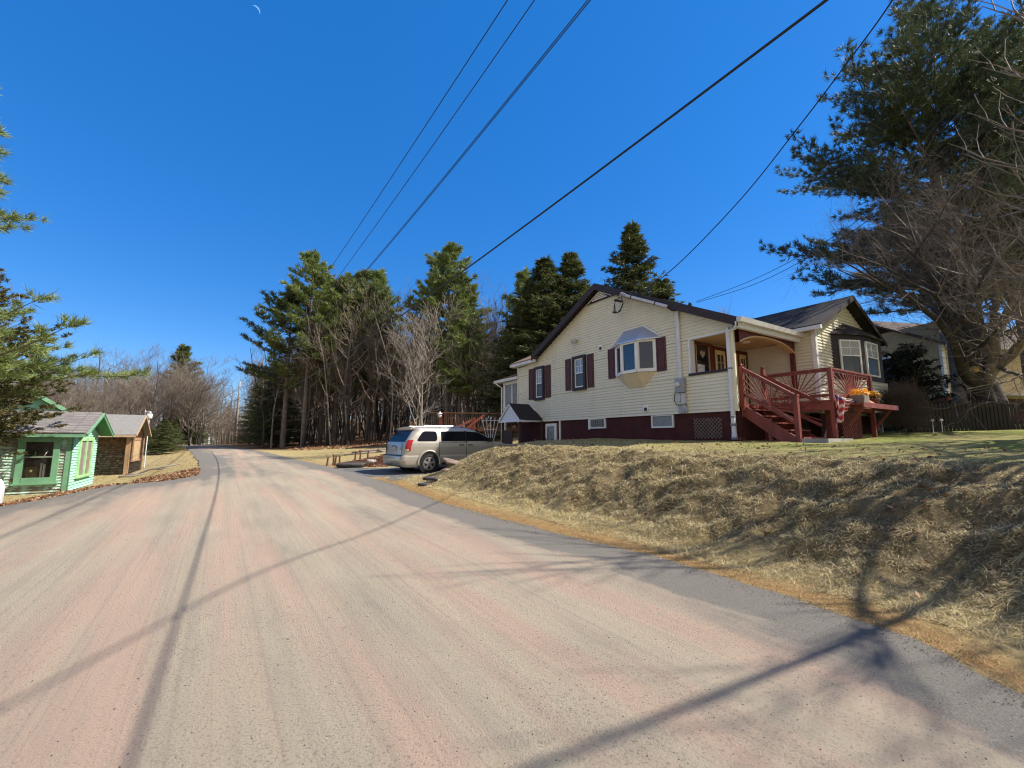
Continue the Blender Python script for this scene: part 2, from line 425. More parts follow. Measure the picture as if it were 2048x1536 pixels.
# ------------------------------------------------------------------ vegetation engines
def tubes_np(S, k):
    """S rows: p0(3) p1(3) r0 r1 -> verts, quad faces"""
    S = np.asarray(S, float); p0, p1, r0, r1 = S[:, :3], S[:, 3:6], S[:, 6], S[:, 7]
    d = p1 - p0; d /= np.maximum(np.linalg.norm(d, axis=1, keepdims=True), 1e-9)
    up = np.where(np.abs(d[:, 2:3]) > .9, [[1., 0, 0]], [[0, 0, 1.]])
    a = np.cross(d, up); a /= np.linalg.norm(a, axis=1, keepdims=True); b = np.cross(d, a)
    th = np.arange(k)*2*math.pi/k
    ring = a[:, None, :]*np.cos(th)[None, :, None] + b[:, None, :]*np.sin(th)[None, :, None]
    V = np.concatenate([p0[:, None] + ring*r0[:, None, None], p1[:, None] + ring*r1[:, None, None]], 1).reshape(-1, 3)
    j = np.arange(k); f = np.stack([j, (j+1) % k, k+(j+1) % k, k+j], -1)
    F = (np.arange(len(S))*2*k)[:, None, None] + f[None]
    return V, F.reshape(-1, 4)

def needles_np(P, D, n, L, w, spread, rng):
    P = np.repeat(np.asarray(P, float), n, 0); D = np.repeat(np.asarray(D, float), n, 0)
    D = D + rng.normal(0, spread, D.shape); D /= np.linalg.norm(D, axis=1, keepdims=True)
    q = rng.normal(0, 1, D.shape); q = np.cross(D, q); q /= np.linalg.norm(q, axis=1, keepdims=True)
    l = L*rng.uniform(.6, 1.25, (len(P), 1)); ww = w*rng.uniform(.7, 1.3, (len(P), 1))
    P = P + rng.normal(0, L*.15, P.shape)
    V = np.stack([P - q*ww*.5, P + q*ww*.5, P + D*l], 1).reshape(-1, 3)
    return V, np.arange(len(V)).reshape(-1, 3)

def rv(rng, s): return rng.normal(0, s, 3)
def unit(v): return v/np.linalg.norm(v)

def grow(segs, tips, p, d, L, r, lev, maxlev, rng, up=.15, kids=(3, 5), wig=.16, ratio=(.45, .75), ang=(.5, 1.0), rmin=.006, start=.3):
    ns = max(2, int(3 + (lev < 2)*3)); pts = [p]; q = p.copy(); dd = d.copy(); pos = []
    for i in range(ns):
        dd = unit(dd + rv(rng, wig) + np.array([0, 0, up*(.5 if lev == 0 else 1)]))
        qn = q + dd*L/ns
        r0 = max(rmin, r*(1 - .75*i/ns)); r1 = max(rmin*.7, r*(1 - .75*(i+1)/ns))
        segs.append((*q, *qn, r0, r1, lev)); pos.append((q, qn, dd, r0, r1)); q = qn
    tips.append((q, dd))
    if lev >= maxlev: return
    nk = rng.integers(kids[0], kids[1]+1)
    if lev == 0: nk = int(nk*1.8)
    for k in range(nk):
        f = start + (1-start)*(k + rng.random())/nk if lev == 0 else .15 + .85*(k + rng.random())/nk
        i = min(ns-1, int(f*ns)); a, b, dx, ra, rb = pos[i]; fr = f*ns - i
        bp = a + (b-a)*fr
        e = unit(np.cross(dx, rv(rng, 1))); th = rng.uniform(*ang)
        nd = unit(dx*math.cos(th) + e*math.sin(th))
        grow(segs, tips, bp, nd, L*rng.uniform(*ratio)*(1.0 - .45*f*(lev == 0)), max(rmin, min(ra*.7, r*.55)), lev+1, maxlev, rng, up, kids, wig, ratio, ang, rmin, start)

def bare_tree(name, seed, H, r, maxlev=4, mats=None, fine=1., **kw):
    """Empty > trunk, branches"""
    rng = np.random.default_rng(seed); segs = []; tips = []
    grow(segs, tips, np.array([0, 0, -.3]), unit(np.array([*rng.normal(0, .06, 2), 1])), H*.92, r, 0, maxlev, rng, **kw)
    S = np.array(segs); k_ = H/max(S[:, 2].max(), S[:, 5].max()); S[:, :6] *= k_; S[:, 6:8] *= .5 + .5*k_
    S[:, 6:8] = np.maximum(S[:, 6:8]*(fine**np.maximum(S[:, 8:9]-1, 0)), np.minimum(S[:, 6:8], .0035))
    tr = S[S[:, 8] == 0]; br = S[S[:, 8] > 0]
    root = thing(name, None, None)
    mt, mb = mats or (m_bark, m_twig)
    V, F = tubes_np(tr[:, :8], 9); np_mesh('trunk', V, F, mt, root, True)
    big = br[br[:, 8] <= 1]; sm = br[br[:, 8] > 1]
    V1, F1 = tubes_np(big[:, :8], 5); 
    if len(sm):
        V2, F2 = tubes_np(sm[:, :8], 4 if H < 4 else 3)
        if F2.shape[0]: V1, F1 = np.concatenate([V1, V2]), np.concatenate([F1, F2 + len(V1)])
    np_mesh('branches', V1, F1, mb, root, True)
    return root

def conifer(name, seed, H, z0, prof, r0, step, nbr, kind='pine', mat=None, tuft=(8, .3, .05), tw=.3, dead=True, lean=(0, 0), sidebias=None, updroop=0., twigstep=.35, elr=None):
    """Empty > trunk, branches, crown. prof(z)->radius"""
    rng = np.random.default_rng(seed)
    root = thing(name, None, None)
    tr = []; n = 10
    for i in range(n):
        f0, f1 = i/n, (i+1)/n
        tr.append((lean[0]*f0, lean[1]*f0, -.4 + (H+.4)*f0, lean[0]*f1, lean[1]*f1, -.4+(H+.4)*f1, max(.02, r0*(1-f0)**.8), max(.012, r0*(1-f1)**.8)))
    V, F = tubes_np(tr, 9); np_mesh('trunk', V, F, m_pinebark, root, True)
    bs = []; P = []; D = []
    z = z0
    while z < H - .2:
        f = (z - z0)/(H - z0)
        for k in range(nbr):
            az = rng.uniform(0, 2*math.pi); zz = z + rng.uniform(-.5, .5)*step
            L = prof(zz)*rng.uniform(.55, 1.08)
            if sidebias: L *= 1 + sidebias[1]*math.cos(az - sidebias[0])
            if L < .15: continue
            if kind == 'pine': el = R(rng.uniform(-8, 18) + 30*f**1.5); curve = .22
            else: el = R(rng.uniform(-22, 0) + 45*f**2); curve = .10
            if elr: el = R(rng.uniform(*elr))
            d = np.array([math.cos(az)*math.cos(el), math.sin(az)*math.cos(el), math.sin(el)])
            q = np.array([lean[0]*zz/H, lean[1]*zz/H, zz]); ns = max(3, int(L/.55)); rb = max(.008, .012 + .009*L)
            side = unit(np.cross(d, [0, 0, 1]))
            for i in range(ns):
                d = unit(d + rv(rng, .06) + np.array([0, 0, curve/ns*1.6 + updroop/ns])); qn = q + d*L/ns
                g0, g1 = i/ns, (i+1)/ns
                bs.append((*q, *qn, max(.006, rb*(1-g0*.85)), max(.005, rb*(1-g1*.85))))
                lo = .28 if kind == 'pine' else .12
                if g1 > lo:
                    for sgn in (-1, 1):
                        for rep in range(2):
                            tl = max(.22, L*tw*(1.05 - g1*.75))*rng.uniform(.5, 1.1)
                            td = unit(d*rng.uniform(.4, 1.) + sgn*side*rng.uniform(.4, 1.1) + rv(rng, .12) + np.array([0, 0, .15 if kind == 'pine' else -.12]))
                            p0 = q + (qn-q)*rng.random(); p1 = p0 + td*tl
                            bs.append((*p0, *p1, .007, .004))
                            nt_ = max(1, int(tl/twigstep))
                            for a in range(nt_):
                                P.append(p0 + td*tl*(a + .6 + .4*rng.random())/nt_); D.append(unit(td + np.array([0, 0, .45 if kind == 'pine' else -.05])))
                P.append(qn); D.append(unit(d + np.array([0, 0, .35 if kind == 'pine' else 0.]))); q = qn
        z += step*rng.uniform(.7, 1.3)
    if dead:
        z = 1.5
        while z < z0:
            for k in range(2):
                az = rng.uniform(0, 6.28); L = rng.uniform(.6, 2.2); d = np.array([math.cos(az), math.sin(az), rng.uniform(-.2, .2)])
                q = np.array([lean[0]*z/H, lean[1]*z/H, z]); m_ = q + d*L*.5 + rv(rng, .06); e = q + d*L + rv(rng, .15)
                bs.append((*q, *m_, .022, .014)); bs.append((*m_, *e, .014, .006))
                for _ in range(3):
                    e2 = m_ + d*L*.3 + rv(rng, .35); bs.append((*m_, *e2, .008, .005))
            z += rng.uniform(.3, .7)
    V, F = tubes_np(bs, 3); np_mesh('branches', V, F, m_pinebark, root, True)
    V, F = needles_np(P, D, tuft[0], tuft[1], tuft[2], .55, rng)
    np_mesh('crown', V, F, mat or m_pine, root)
    return root

def place(proto, x, y, s=1., rz=0., label=None, cat='tree', group=None, first=[set()], sz=None, dz=0):
    key = proto.name
    if key not in first[0]: o = proto; first[0].add(key)
    else: o = copy_tree(proto)
    o.location = (x, y, G(x, y) + dz); o.scale = (s, s, sz or s); o.rotation_euler = (0, 0, rz)
    for k in ('label', 'group', 'category'):
        if k in o: del o[k]
    return tag(o, label, cat, group)
def px(u, Y, v=870):
    """ground x for an image column at a given forward distance"""
    xc = (u - 1024)/860.; yc = (768 - v)/860.
    return xc*Y/(.9921 - yc*.1257)

# ------------------------------------------------------------------ the cream house
HAZ = R(32.5)
H0 = (6.503, 12.40)
def hw(x, y):                                   # house plan -> world
    return H0[0] + x*math.cos(HAZ) - y*math.sin(HAZ), H0[1] + x*math.sin(HAZ) + y*math.cos(HAZ)
house = thing('house', 'cream clapboard house with a dark gable roof and maroon shutters on a red base', 'house', (H0[0], H0[1], 0), HAZ)
gable = lambda s, z, o: (-o, s, z)              # faces the road
def front(y0): return lambda s, z, o: (s, y0 - o, z)
def lap(mb, P, z0, z1, course, lo, hi, o0=-.018, o1=.014):
    z = z0
    while z < z1 - 1e-4:
        zt = min(z + course, z1)
        a, b, c, d = lo(z), hi(z), hi(zt - .001), lo(zt - .001)
        if b > a and c > d:
            mb.quad(P(a, z, o1), P(b, z, o1), P(c, zt, o0), P(d, zt, o0))
            mb.quad(P(a, z, o0-.004), P(b, z, o0-.004), P(b, z, o1), P(a, z, o1))
        z = zt
K = lambda v: (lambda z: v)
CO = .105
# gable wall
RP, RZT, SL = 5.4, 7.55, .5                    # ridge y, inside ridge z, slope
rl = lambda z: RP + (RZT - z)/SL
rr = lambda z: RP - (RZT - z)/SL
mb = MB()
lap(mb, gable, 2.30, 3.50, CO, K(0.), K(11.5))
lap(mb, gable, 3.50, 4.67, CO, K(1.46), K(11.5))
lap(mb, gable, 3.50, 4.67, CO, K(0.0), K(.14))
lap(mb, gable, 4.67, 5.20, CO, lambda z: max(0, rr(z)), lambda z: 11.5 if z < 5.15 else 10.2)
lap(mb, gable, 5.20, 7.54, CO, lambda z: max(0, rr(z)), rl)
mb.quad((.10, 0, 2.3), (.10, 0, 3.5), (.10, 1.46, 3.5), (.10, 1.46, 2.3))
mb.build('wall', m_siding, house)['label'] = 'cream clapboard gable wall facing the road'
mb = MB()                                       # the recess of the porch and the wing beside it
lap(mb, lambda s, z, o: (3.41 - o, s, z), 2.30, 5.2, CO, K(-.75), K(1.5))
mb.build('wall', m_siding, house)
# ell front gable
EX0, EX1, EY, ERP, ERZ = 3.41, 8.25, -.75, 5.83, 6.32
mb = MB()
lap(mb, front(EY), 2.30, 5.12, CO, K(EX0), K(EX1))
lap(mb, front(EY), 5.12, ERZ, CO, lambda z: ERP - (ERZ - z)/.5, lambda z: ERP + (ERZ - z)/.5)
mb.quad((EX1, EY, 2.3), (EX1, 6, 2.3), (EX1, 6, 5.1), (EX1, EY, 5.1))
mb.build('wall', m_siding, house)
# plain hidden walls
mb = MB()
mb.quad((0, 11.5, 2.3), (8, 11.5, 2.3), (8, 11.5, 5.1), (0, 11.5, 5.1))
mb.quad((8, -.7, 1.2), (8, 11.5, 1.2), (8, 11.5, 5.1), (8, -.7, 5.1))
mb.poly([(8, 0, 5.1), (8, 10.4, 5.1), (8, 5.4, 7.5)])
mb.build('wall', m_siding, house)
# foundation
mb = MB()
mb.box(.07, .3, .02, 11.45, -.3, 2.298)
mb.box(.3, 3.4, .05, .3, .5, 2.298)
mb.box(EX0+.1, EX1-.1, EY+.08, EY+.4, .8, 2.298)
mb.box(.3, 8, 11.2, 11.45, -.3, 2.298)
mb.build('foundation', m_foundation, house)
# trims
mb = MB()
mb.box(-.03, .04, -.035, .055, 2.29, 4.95)      # corner board at the porch
mb.box(-.03, .04, 11.47, 11.55, 2.29, 5.15)
mb.build('corner_trim', m_siding, house)
mb = MB()
mb.box(EX0-.035, EX0+.09, EY-.035, EY+.09, 2.29, 5.12)
mb.box(EX1-.09, EX1+.035, EY-.035, EY+.09, 2.29, 5.12)
mb.build('corner_trim', m_white, house)
# main roof
OH = .32
def slopeslab(mb, y0, z0, y1, z1, x0, x1, th):
    n = Vector((0, -(z1 - z0), (y1 - y0))).normalized()
    if n.z < 0: n = -n
    mb.slab([(x0, y0, z0), (x1, y0, z0), (x1, y1, z1), (x0, y1, z1)], n*th)
roof = MB()
slopeslab(roof, -.36, 4.84, 5.4, 7.62+.02, -OH, 8.3, .10)
slopeslab(roof, 9.86, 5.41, 5.4, 7.62+.02, -OH, 8.3, .10)
roof = roof.build('roof', m_shingle, house)
mb = MB()
for (ya, za, yb, zb) in ((-.36, 4.84, 5.4, 7.64), (9.86, 5.41, 5.4, 7.64)):
    mb.slab([(-OH-.025, ya, za+.10), (-OH-.025, yb, zb+.10), (-OH-.025, yb, zb-.17), (-OH-.025, ya, za-.17)], (.03, 0, 0))
    mb.slab([(-OH+.01, ya, za-.012), (-.005, ya, za-.012), (-.005, yb, zb-.012), (-OH+.01, yb, zb-.012)], (0, 0, -.02))
mb.build('fascia', m_fascia, roof)
# low roof and eave of the left wing
mb = MB()
mb.slab([(-.28, 9.72, 5.30), (-.28, 11.82, 5.30), (2.0, 9.9, 6.45), (2.0, 9.72, 6.45)], (0, 0, .07))
mb.slab([(-.28, 11.82, 5.30), (8.3, 11.82, 5.30), (8.3, 9.9, 6.45), (2.0, 9.9, 6.45)], (0, 0, .07))
wr = mb.build('wing_roof', m_shingle_tan, house)
mb = MB(); mb.box(-.30, -.16, 9.70, 11.86, 5.17, 5.30); mb.box(-.3, 3, 11.80, 11.86, 5.17, 5.30); mb.box(-.16, -.02, 9.75, 11.7, 5.17, 5.2)
mb.build('gutter', m_gutter, wr)
# gable vent
vent = MB()
tri = [(-.035, 5.40, 7.46), (-.035, 6.12, 7.08), (-.035, 4.68, 7.08)]
vent.slab([(-.03, 5.40, 7.50), (-.03, 4.60, 7.06), (-.03, 6.20, 7.06)], (-.025, 0, 0))
vent = vent.build('gable_vent', m_darktrim, house)
mb = MB()
for i in range(4):
    z = 7.13 + i*.075; h = (7.44 - z)/.5*.72
    mb.slab([(-.062, RP-h, z), (-.062, RP+h, z), (-.09, RP+h-.05, z+.038), (-.09, RP-h+.05, z+.038)], (.006, 0, .004))
mb.bar((-.07, 4.72, 7.09), (-.07, 5.4, 7.44), .022, .03); mb.bar((-.07, 6.08, 7.09), (-.07, 5.4, 7.44), .022, .03)
mb.build('slat', m_white, vent)
# porch side: gutter, beam, ceiling, back wall
mb = MB()
mb.slab([(-.36, -.35, 4.80), (-.36, -.46, 4.80), (-.36, -.50, 4.93), (-.36, -.35, 4.93)], (4.35, 0, 0))
gut = mb.build('gutter', m_gutter, house)
mb = MB(); mb.box(-.36, 3.9, -.335, -.30, 4.70, 4.82); mb.box(-.30, 3.6, -.33, -.22, 4.66, 4.73)
mb.build('fascia', m_white, gut)
mb = MB()
mb.box(-.115, -.015, .05, .15, 1.62, 4.78)
mb.tube([(-.09, -.40, 4.80), (-.08, -.25, 4.72), (-.065, .08, 4.66)], .05, 8)
mb.box(-.115, -.015, .04, .16, 1.5, 1.63)
dsp = mb.build('downspout', M('downspout_white', (.64, .65, .68), .4, .08, 2), house, bevel=.012)
mb = MB(); mb.box(-.122, -.01, .042, .158, 3.52, 3.56); mb.box(-.122, -.01, .042, .158, 2.1, 2.14)
mb.box(-.125, -.008, .035, .165, 1.86, 1.93); mb.box(-.16, -.01, .02, .15, 1.47, 1.53)
mb.build('strap', M('blue_grey_strap', (.16, .18, .24), .6), dsp)
mb = MB()                                        # arched beam
N = 18
top = 4.69
for i in range(N):
    f0, f1 = i/N, (i+1)/N
    arch = lambda f: 4.60 - .30*abs(2*f - 1)**2.6
    x0, x1 = .05 + 3.3*f0, .05 + 3.3*f1
    for y in (-.12, .02):
        pass
    mb.add([(x0, -.16, arch(f0)), (x1, -.16, arch(f1)), (x1, -.16, top), (x0, -.16, top), (x0, -.02, arch(f0)), (x1, -.02, arch(f1)), (x1, -.02, top), (x0, -.02, top)],
           [(0,1,2,3), (7,6,5,4), (0,4,5,1)])
bm_ = mb.build('porch_beam', M('dark_red_beam', (.11, .022, .016), .6, .25, 4), house)
mb = MB()
for i in range(N):
    f0, f1 = i/N, (i+1)/N
    x0, x1 = .05 + 3.3*f0, .05 + 3.3*f1
    mb.add([(x0, -.175, arch(f0)-.012), (x1, -.175, arch(f1)-.012), (x1, -.175, arch(f1)+.03), (x0, -.175, arch(f0)+.03), (x0, -.0, arch(f0)-.012), (x1, -.0, arch(f1)-.012)],
           [(0,1,2,3), (0,4,5,1)])
mb.build('arch_edge', m_tanwarm, bm_)
m_rpost = M('dark_red_post', (.12, .024, .018), .6, .25, 4)
for b_ in ((3.28, 3.40, -.14, -.02, 2.5, 4.6), (.02, .10, .02, .14, 3.55, 4.66)): MB().box(*b_).build('porch_post', m_rpost, house)
mb = MB(); mb.box(.05, 3.41, .0, 1.5, 4.70, 4.74); mb.build('porch_ceiling', m_tanwarm, house)
mb = MB(); mb.tube([(2.0, .7, 4.70), (2.0, .7, 4.66)], [.14, .10], 12); mb.build('ceiling_light', m_white, house)
mb = MB(); mb.box(0.05, 3.41, .0, 1.5, 2.40, 2.52); mb.build('porch_floor', m_redwood, house)
# window opening in the gable wall to the porch
mb = MB(); mb.box(-.05, .16, .14, 1.50, 3.485, 3.56); mb.build('sill', m_darktrim, house)
mb = MB(); mb.box(.0, .24, 1.43, 1.47, 3.56, 4.67); mb.box(-.02, .0, 1.44, 1.48, 3.56, 4.70); mb.box(-.02, .12, .14, 1.46, 4.655, 4.69)
mb.build('opening_frame', m_vinylwhite, house)
# porch back wall (y = 1.5) with a picture window and french doors
PB = front(1.5)
mb = MB(); lap(mb, PB, 2.52, 4.7, CO, K(.2), K(3.41)); mb.build('wall', m_siding, house)
def rect(P, s0, s1, z0, z1, o0, o1, mb):
    a = [P(s, z, o) for o in (o0, o1) for (s, z) in ((s0, z0), (s1, z0), (s1, z1), (s0, z1))]
    # orient outwards by testing
    fs = [(0,1,2,3), (7,6,5,4), (0,4,5,1), (1,5,6,2), (2,6,7,3), (3,7,4,0)]
    c = sum((Vector(p) for p in a), Vector())/8
    v0 = Vector(a[4]); nrm = (Vector(a[6])-Vector(a[7])).cross(Vector(a[4])-Vector(a[7]))
    if nrm.dot(Vector(a[4]) - c) < 0: fs = [tuple(reversed(f)) for f in fs]
    mb.add(a, fs); return mb
m_redtrim = M('red_window_trim', (.13, .026, .018), .6, .2, 4)
w = rect(PB, .22, .32, 3.3, 4.62, .0, .06, MB()); rect(PB, 1.12, 1.30, 2.52, 4.66, 0, .06, w); rect(PB, .22, 1.2, 4.56, 4.66, 0, .055, w); rect(PB, .22, 1.2, 3.25, 3.33, 0, .07, w)
w = w.build('window', m_redtrim, house)
rect(PB, .32, 1.12, 3.33, 4.56, .012, .02, MB()).build('pane', m_glass, w)
fr = MB()
for s in (.34, 1.06): rect(PB, s, s+.035, 3.33, 4.56, .02, .05, fr)
rect(PB, .34, 1.08, 3.33, 3.40, .02, .05, fr)
fr.build('sash', M('tan_sash', (.5, .36, .2), .6), w)
mb = MB()                                        # heart ornament hung in the window
pts = []
for i in range(22):
    a = i/22*2*math.pi; hx = 16*math.sin(a)**3; hz = 13*math.cos(a)-5*math.cos(2*a)-2*math.cos(3*a)-math.cos(4*a)
    pts.append(PB(.72 + hx*.0085, 4.28 + hz*.0085, .026))
mb.poly(pts); mb.slab(pts, (0, -.01, 0)); mb.build('heart_ornament', M('pale_heart', (.45, .40, .34), .7), w)
rect(PB, .42, .80, 3.45, 3.92, .022, .028, MB()).build('curtain', M('pale_curtain', (.62, .68, .75), .8, .3, 12), w)
for (s0, s1, hnd) in ((1.36, 1.98, 1), (2.08, 2.72, 0), (2.86, 3.28, 0)):
    d = rect(PB, s0, s1, 2.54, 4.50, .02, .065, MB()).build('door' if s1 < 2.8 else 'side_light', m_door, house, bevel=.008)
    gl = MB(); mu = MB()
    a, b = s0 + (s1-s0)*.22, s1 - (s1-s0)*.22
    rect(PB, a, b, 3.0, 4.34, .066, .069, gl); gl.build('pane', m_glass, d)
    rect(PB, (a+b)/2-.012, (a+b)/2+.012, 3.0, 4.34, .068, .08, mu)
    for i in range(1, 5): rect(PB, a, b, 3.0+1.34*i/5-.01, 3.0+1.34*i/5+.01, .068, .078, mu)
    mu.build('muntin', m_door, d)
    if hnd:
        h = MB(); h.tube([PB(s1-.05, 3.45, .06), PB(s1-.05, 3.45, .12)], .022, 8); h.build('handle', M('brass', (.5, .35, .12), .3, .05, 2, metal=1), d)
mb = MB()
for s in (1.30, 2.0, 2.76, 3.30): rect(PB, s, s+.06, 2.52, 4.58, 0, .075, mb)
rect(PB, 1.30, 3.36, 4.52, 4.62, 0, .08, mb)
mb.build('door_frame', m_redtrim, house)

# windows of the gable wall -------------------------------------------------
def dh_window(P, s0, s1, z0, z1, tw=.12, proud=.11, grid=(3, 2), upper=None, trim=m_darktrim):
    w = MB()
    rect(P, s0, s0+tw, z0, z1, 0, proud, w); rect(P, s1-tw, s1, z0, z1, 0, proud, w)
    rect(P, s0+tw, s1-tw, z1-tw, z1, 0, proud, w); rect(P, s0+tw, s1-tw, z0, z0+tw, 0, proud+.015, w)
    w = w.build('window', trim, house, bevel=.006)
    a, b, c, d = s0+tw, s1-tw, z0+tw, z1-tw
    s = MB(); q = .045; mid = (c+d)/2
    rect(P, a, a+q, c, d, .004, .05, s); rect(P, b-q, b, c, d, .004, .05, s)
    rect(P, a+q, b-q, d-q, d, .004, .05, s); rect(P, a+q, b-q, c, c+q*1.3, .004, .055, s); rect(P, a+q, b-q, mid-.02, mid+.02, .004, .052, s)
    nx, nz = grid
    for i in range(1, nx): x = a+q+(b-a-2*q)*i/nx; rect(P, x-.008, x+.008, mid+.02, d-q, .018, .036, s)
    for i in range(1, nz): z = mid+.02+(d-q-mid-.02)*i/nz; rect(P, a+q, b-q, z-.008, z+.008, .018, .034, s)
    s.build('sash', m_white, w)
    rect(P, a+q, b-q, mid+.02, d-q, .008, .018, MB()).build('upper_pane', upper or m_glass_sky, w)
    rect(P, a+q, b-q, c+q, mid-.02, .008, .016, MB()).build('lower_pane', m_screen, w)
    return w
def shutter(P, s0, s1, z0, z1):
    m = rect(P, s0, s1, z0, z1, .0, .022, MB()); zm = z0 + (z1-z0)*.58
    for (a, b) in ((z0, z0+.07), (zm-.03, zm+.03), (z1-.07, z1)): rect(P, s0+.05, s1-.05, a, b, .02, .036, m)
    rect(P, s0, s0+.05, z0, z1, .02, .037, m); rect(P, s1-.05, s1, z0, z1, .02, .037, m)
    for (a, b) in ((z0+.10, zm-.06), (zm+.06, z1-.10)): rect(P, s0+.075, s1-.075, a, b, .02, .033, m)
    return m.build('shutter', m_shutter, house)
dh_window(gable, 9.20, 9.99, 3.32, 4.93); dh_window(gable, 6.31, 7.13, 3.52, 5.0)
for a in ((10.12, 10.50, 3.39, 4.92), (8.74, 9.14, 3.39, 4.92), (7.29, 7.66, 3.58, 4.97), (5.87, 6.24, 3.58, 4.97), (4.68, 5.04, 3.80, 4.96), (2.34, 2.73, 3.79, 4.96)):
    shutter(gable, *a)
# bay window on the gable
Z0, Z1 = 3.88, 4.96
foot = [(0, 2.78), (-.36, 3.30), (-.36, 4.02), (0, 4.62)]
bay = MB()
for za, zb in ((Z0-.05, Z0+.06), (Z1-.07, Z1)):
    for (a, b) in zip(foot, foot[1:]): bay.bar((*a, (za+zb)/2), (*b, (za+zb)/2), .07, zb-za)
for i, (x, y) in enumerate(foot):
    bay.box(x-.035, x+.035, y-.04, y+.04, Z0, Z1-.01)
for (a, b) in zip(foot, foot[1:]):               # slim inner frame of each light
    d = (Vector((*b, 0)) - Vector((*a, 0))); 
    for f in (.09, .91): q = Vector((*a, 0)) + d*f; bay.bar((q.x, q.y, Z0+.05), (q.x, q.y, Z1-.06), .04, .05, up=(1, 0, 0))
bay = bay.build('bay_window', m_white, house)
for (a, b) in zip(foot, foot[1:]):
    mb = MB(); mb.quad((a[0]+.01, a[1], Z0), (b[0]+.01, b[1], Z0), (b[0]+.01, b[1], Z1-.02), (a[0]+.01, a[1], Z1-.02)); mb.build('pane', m_glass, bay)
mb = MB()
eave = [(.0, 2.52, 5.0), (-.46, 3.20, 4.985), (-.46, 4.12, 4.985), (.0, 4.88, 5.0)]
tA, tB = (-.02, 3.24, 5.53), (-.02, 4.16, 5.53)
mb.quad(eave[1], eave[2], tB, tA); mb.poly([eave[0], eave[1], tA]); mb.poly([eave[2], eave[3], tB])
mb.poly([(0, 2.52, 4.965), (0, 4.88, 4.965), (-.46, 4.12, 4.95), (-.46, 3.20, 4.95)])
for i in range(3): a, b = eave[i], eave[i+1]; mb.quad((a[0], a[1], a[2]-.035), (b[0], b[1], b[2]-.035), b, a)
br = mb.build('bay_roof', m_metalroof, bay)
mb = MB()
for a, b in ((eave[0], tA), (tA, tB), (tB, eave[3])): mb.bar((a[0]-.02, a[1], a[2]+.01), (b[0]-.02, b[1], b[2]+.01), .04, .035)
mb.build('flashing', m_white, bay)
mb = MB()
low = [(-.02, 3.34, 3.33), (-.02, 4.02, 3.33)]
mb.quad((-.345, 3.30, Z0-.06), (-.345, 4.02, Z0-.06), low[1], low[0]); mb.poly([(0, 2.78, Z0-.06), (-.345, 3.30, Z0-.06), low[0]]); mb.poly([(-.345, 4.02, Z0-.06), (0, 4.62, Z0-.06), low[1]])
mb.build('apron', m_tanpanel, bay)
# basement windows, vents, lights
def boxwin(s0, s1, z0, z1, pane, tw=.05):
    w = MB(); P = lambda s, z, o: (.07 - o, s, z)
    rect(P, s0, s0+tw, z0, z1, 0, .06, w); rect(P, s1-tw, s1, z0, z1, 0, .06, w); rect(P, s0+tw, s1-tw, z0, z0+tw, 0, .06, w); rect(P, s0+tw, s1-tw, z1-.03, z1, 0, .06, w)
    w = w.build('basement_window', m_white, house)
    rect(P, s0+tw, s1-tw, z0+tw, z1-.03, .0, .02, MB()).build('pane', pane, w); return w
w = boxwin(5.33, 6.24, 1.90, 2.29, M('block_glass', (.20, .19, .18), .3, .3, 18))
mb = MB(); P = lambda s, z, o: (.07 - o, s, z)
for i in range(1, 6): rect(P, 5.38+.81*i/6-.01, 5.38+.81*i/6+.01, 1.95, 2.26, .02, .035, mb)
for i in range(1, 3): rect(P, 5.38, 6.19, 1.95+.31*i/3-.01, 1.95+.31*i/3+.01, .02, .033, mb)
mb.build('muntin', M('mortar', (.10, .09, .08), .8), w)
rect(P, 6.25, 6.31, 1.86, 2.29, 0, .05, MB()).build('trim_board', m_white, house)
boxwin(2.20, 3.10, 1.86, 2.29, M('dull_basement_pane', (.22, .23, .24), .35, .15, 4))
for (s, z) in ((5.42, 5.12), (3.27, 2.55)):
    v = rect(gable, s-.10, s+.10, z-.12, z+.12, 0, .05, MB()).build('wall_vent', m_white, house, bevel=.01)
    rect(gable, s-.065, s+.065, z-.09, z+.03, .04, .056, MB()).build('opening', m_darktrim, v)
mb = MB(); mb.lathe((-.06, 6.95, 5.70), [(.06, -.05), (.07, 0), (.05, .06)], 10, 'x'); mb.tube([(-.08, 6.95, 5.68), (-.2, 6.98, 5.62)], [.05, .09], 10); mb.tube([(-.08, 6.88, 5.70), (-.2, 6.82, 5.64)], [.045, .08], 10)
mb.build('flood_light', M('flood_light_grey', (.42, .42, .43), .5), house)
mb = MB(); mb.tube([(-.02, 11.3, 3.78), (-.1, 11.3, 3.8), (-.14, 11.25, 3.74)], [.03, .03, .05], 8); mb.build('camera_light', m_white, house)
# electric service on the wall
mb = MB(); mb.box(-.095, -.012, 1.735, 1.865, 3.43, 5.78); mb.build('conduit', m_conduit, house, bevel=.015)
mt = MB(); mt.box(-.16, -.012, 1.62, 1.95, 2.98, 3.44); mt = mt.build('meter_box', m_grey, house, bevel=.012)
mb = MB(); mb.lathe((-.16, 1.83, 3.24), [(.085, 0), (.085, -.05), (.06, -.09), (.0, -.10)], 16, 'x'); mb.build('meter_dial', M('meter_dial', (.6, .6, .6), .2, .3, 20), mt)
mb = MB(); mb.box(-.13, -.012, 1.62, 1.76, 2.62, 2.94); mb.box(-.10, -.012, 1.80, 1.92, 2.70, 2.93); mb.build('panel', M('pale_panel', (.5, .5, .52), .5), mt)
mb = MB(); mb.box(-.09, -.012, 1.60, 1.90, 2.32, 2.55); mb.tube([(-.07, 1.70, 2.62), (-.07, 1.70, 2.4)], .04, 8); mb.build('conduit_box', M('scuffed_box', (.36, .36, .38), .6, .4, 14), mt)
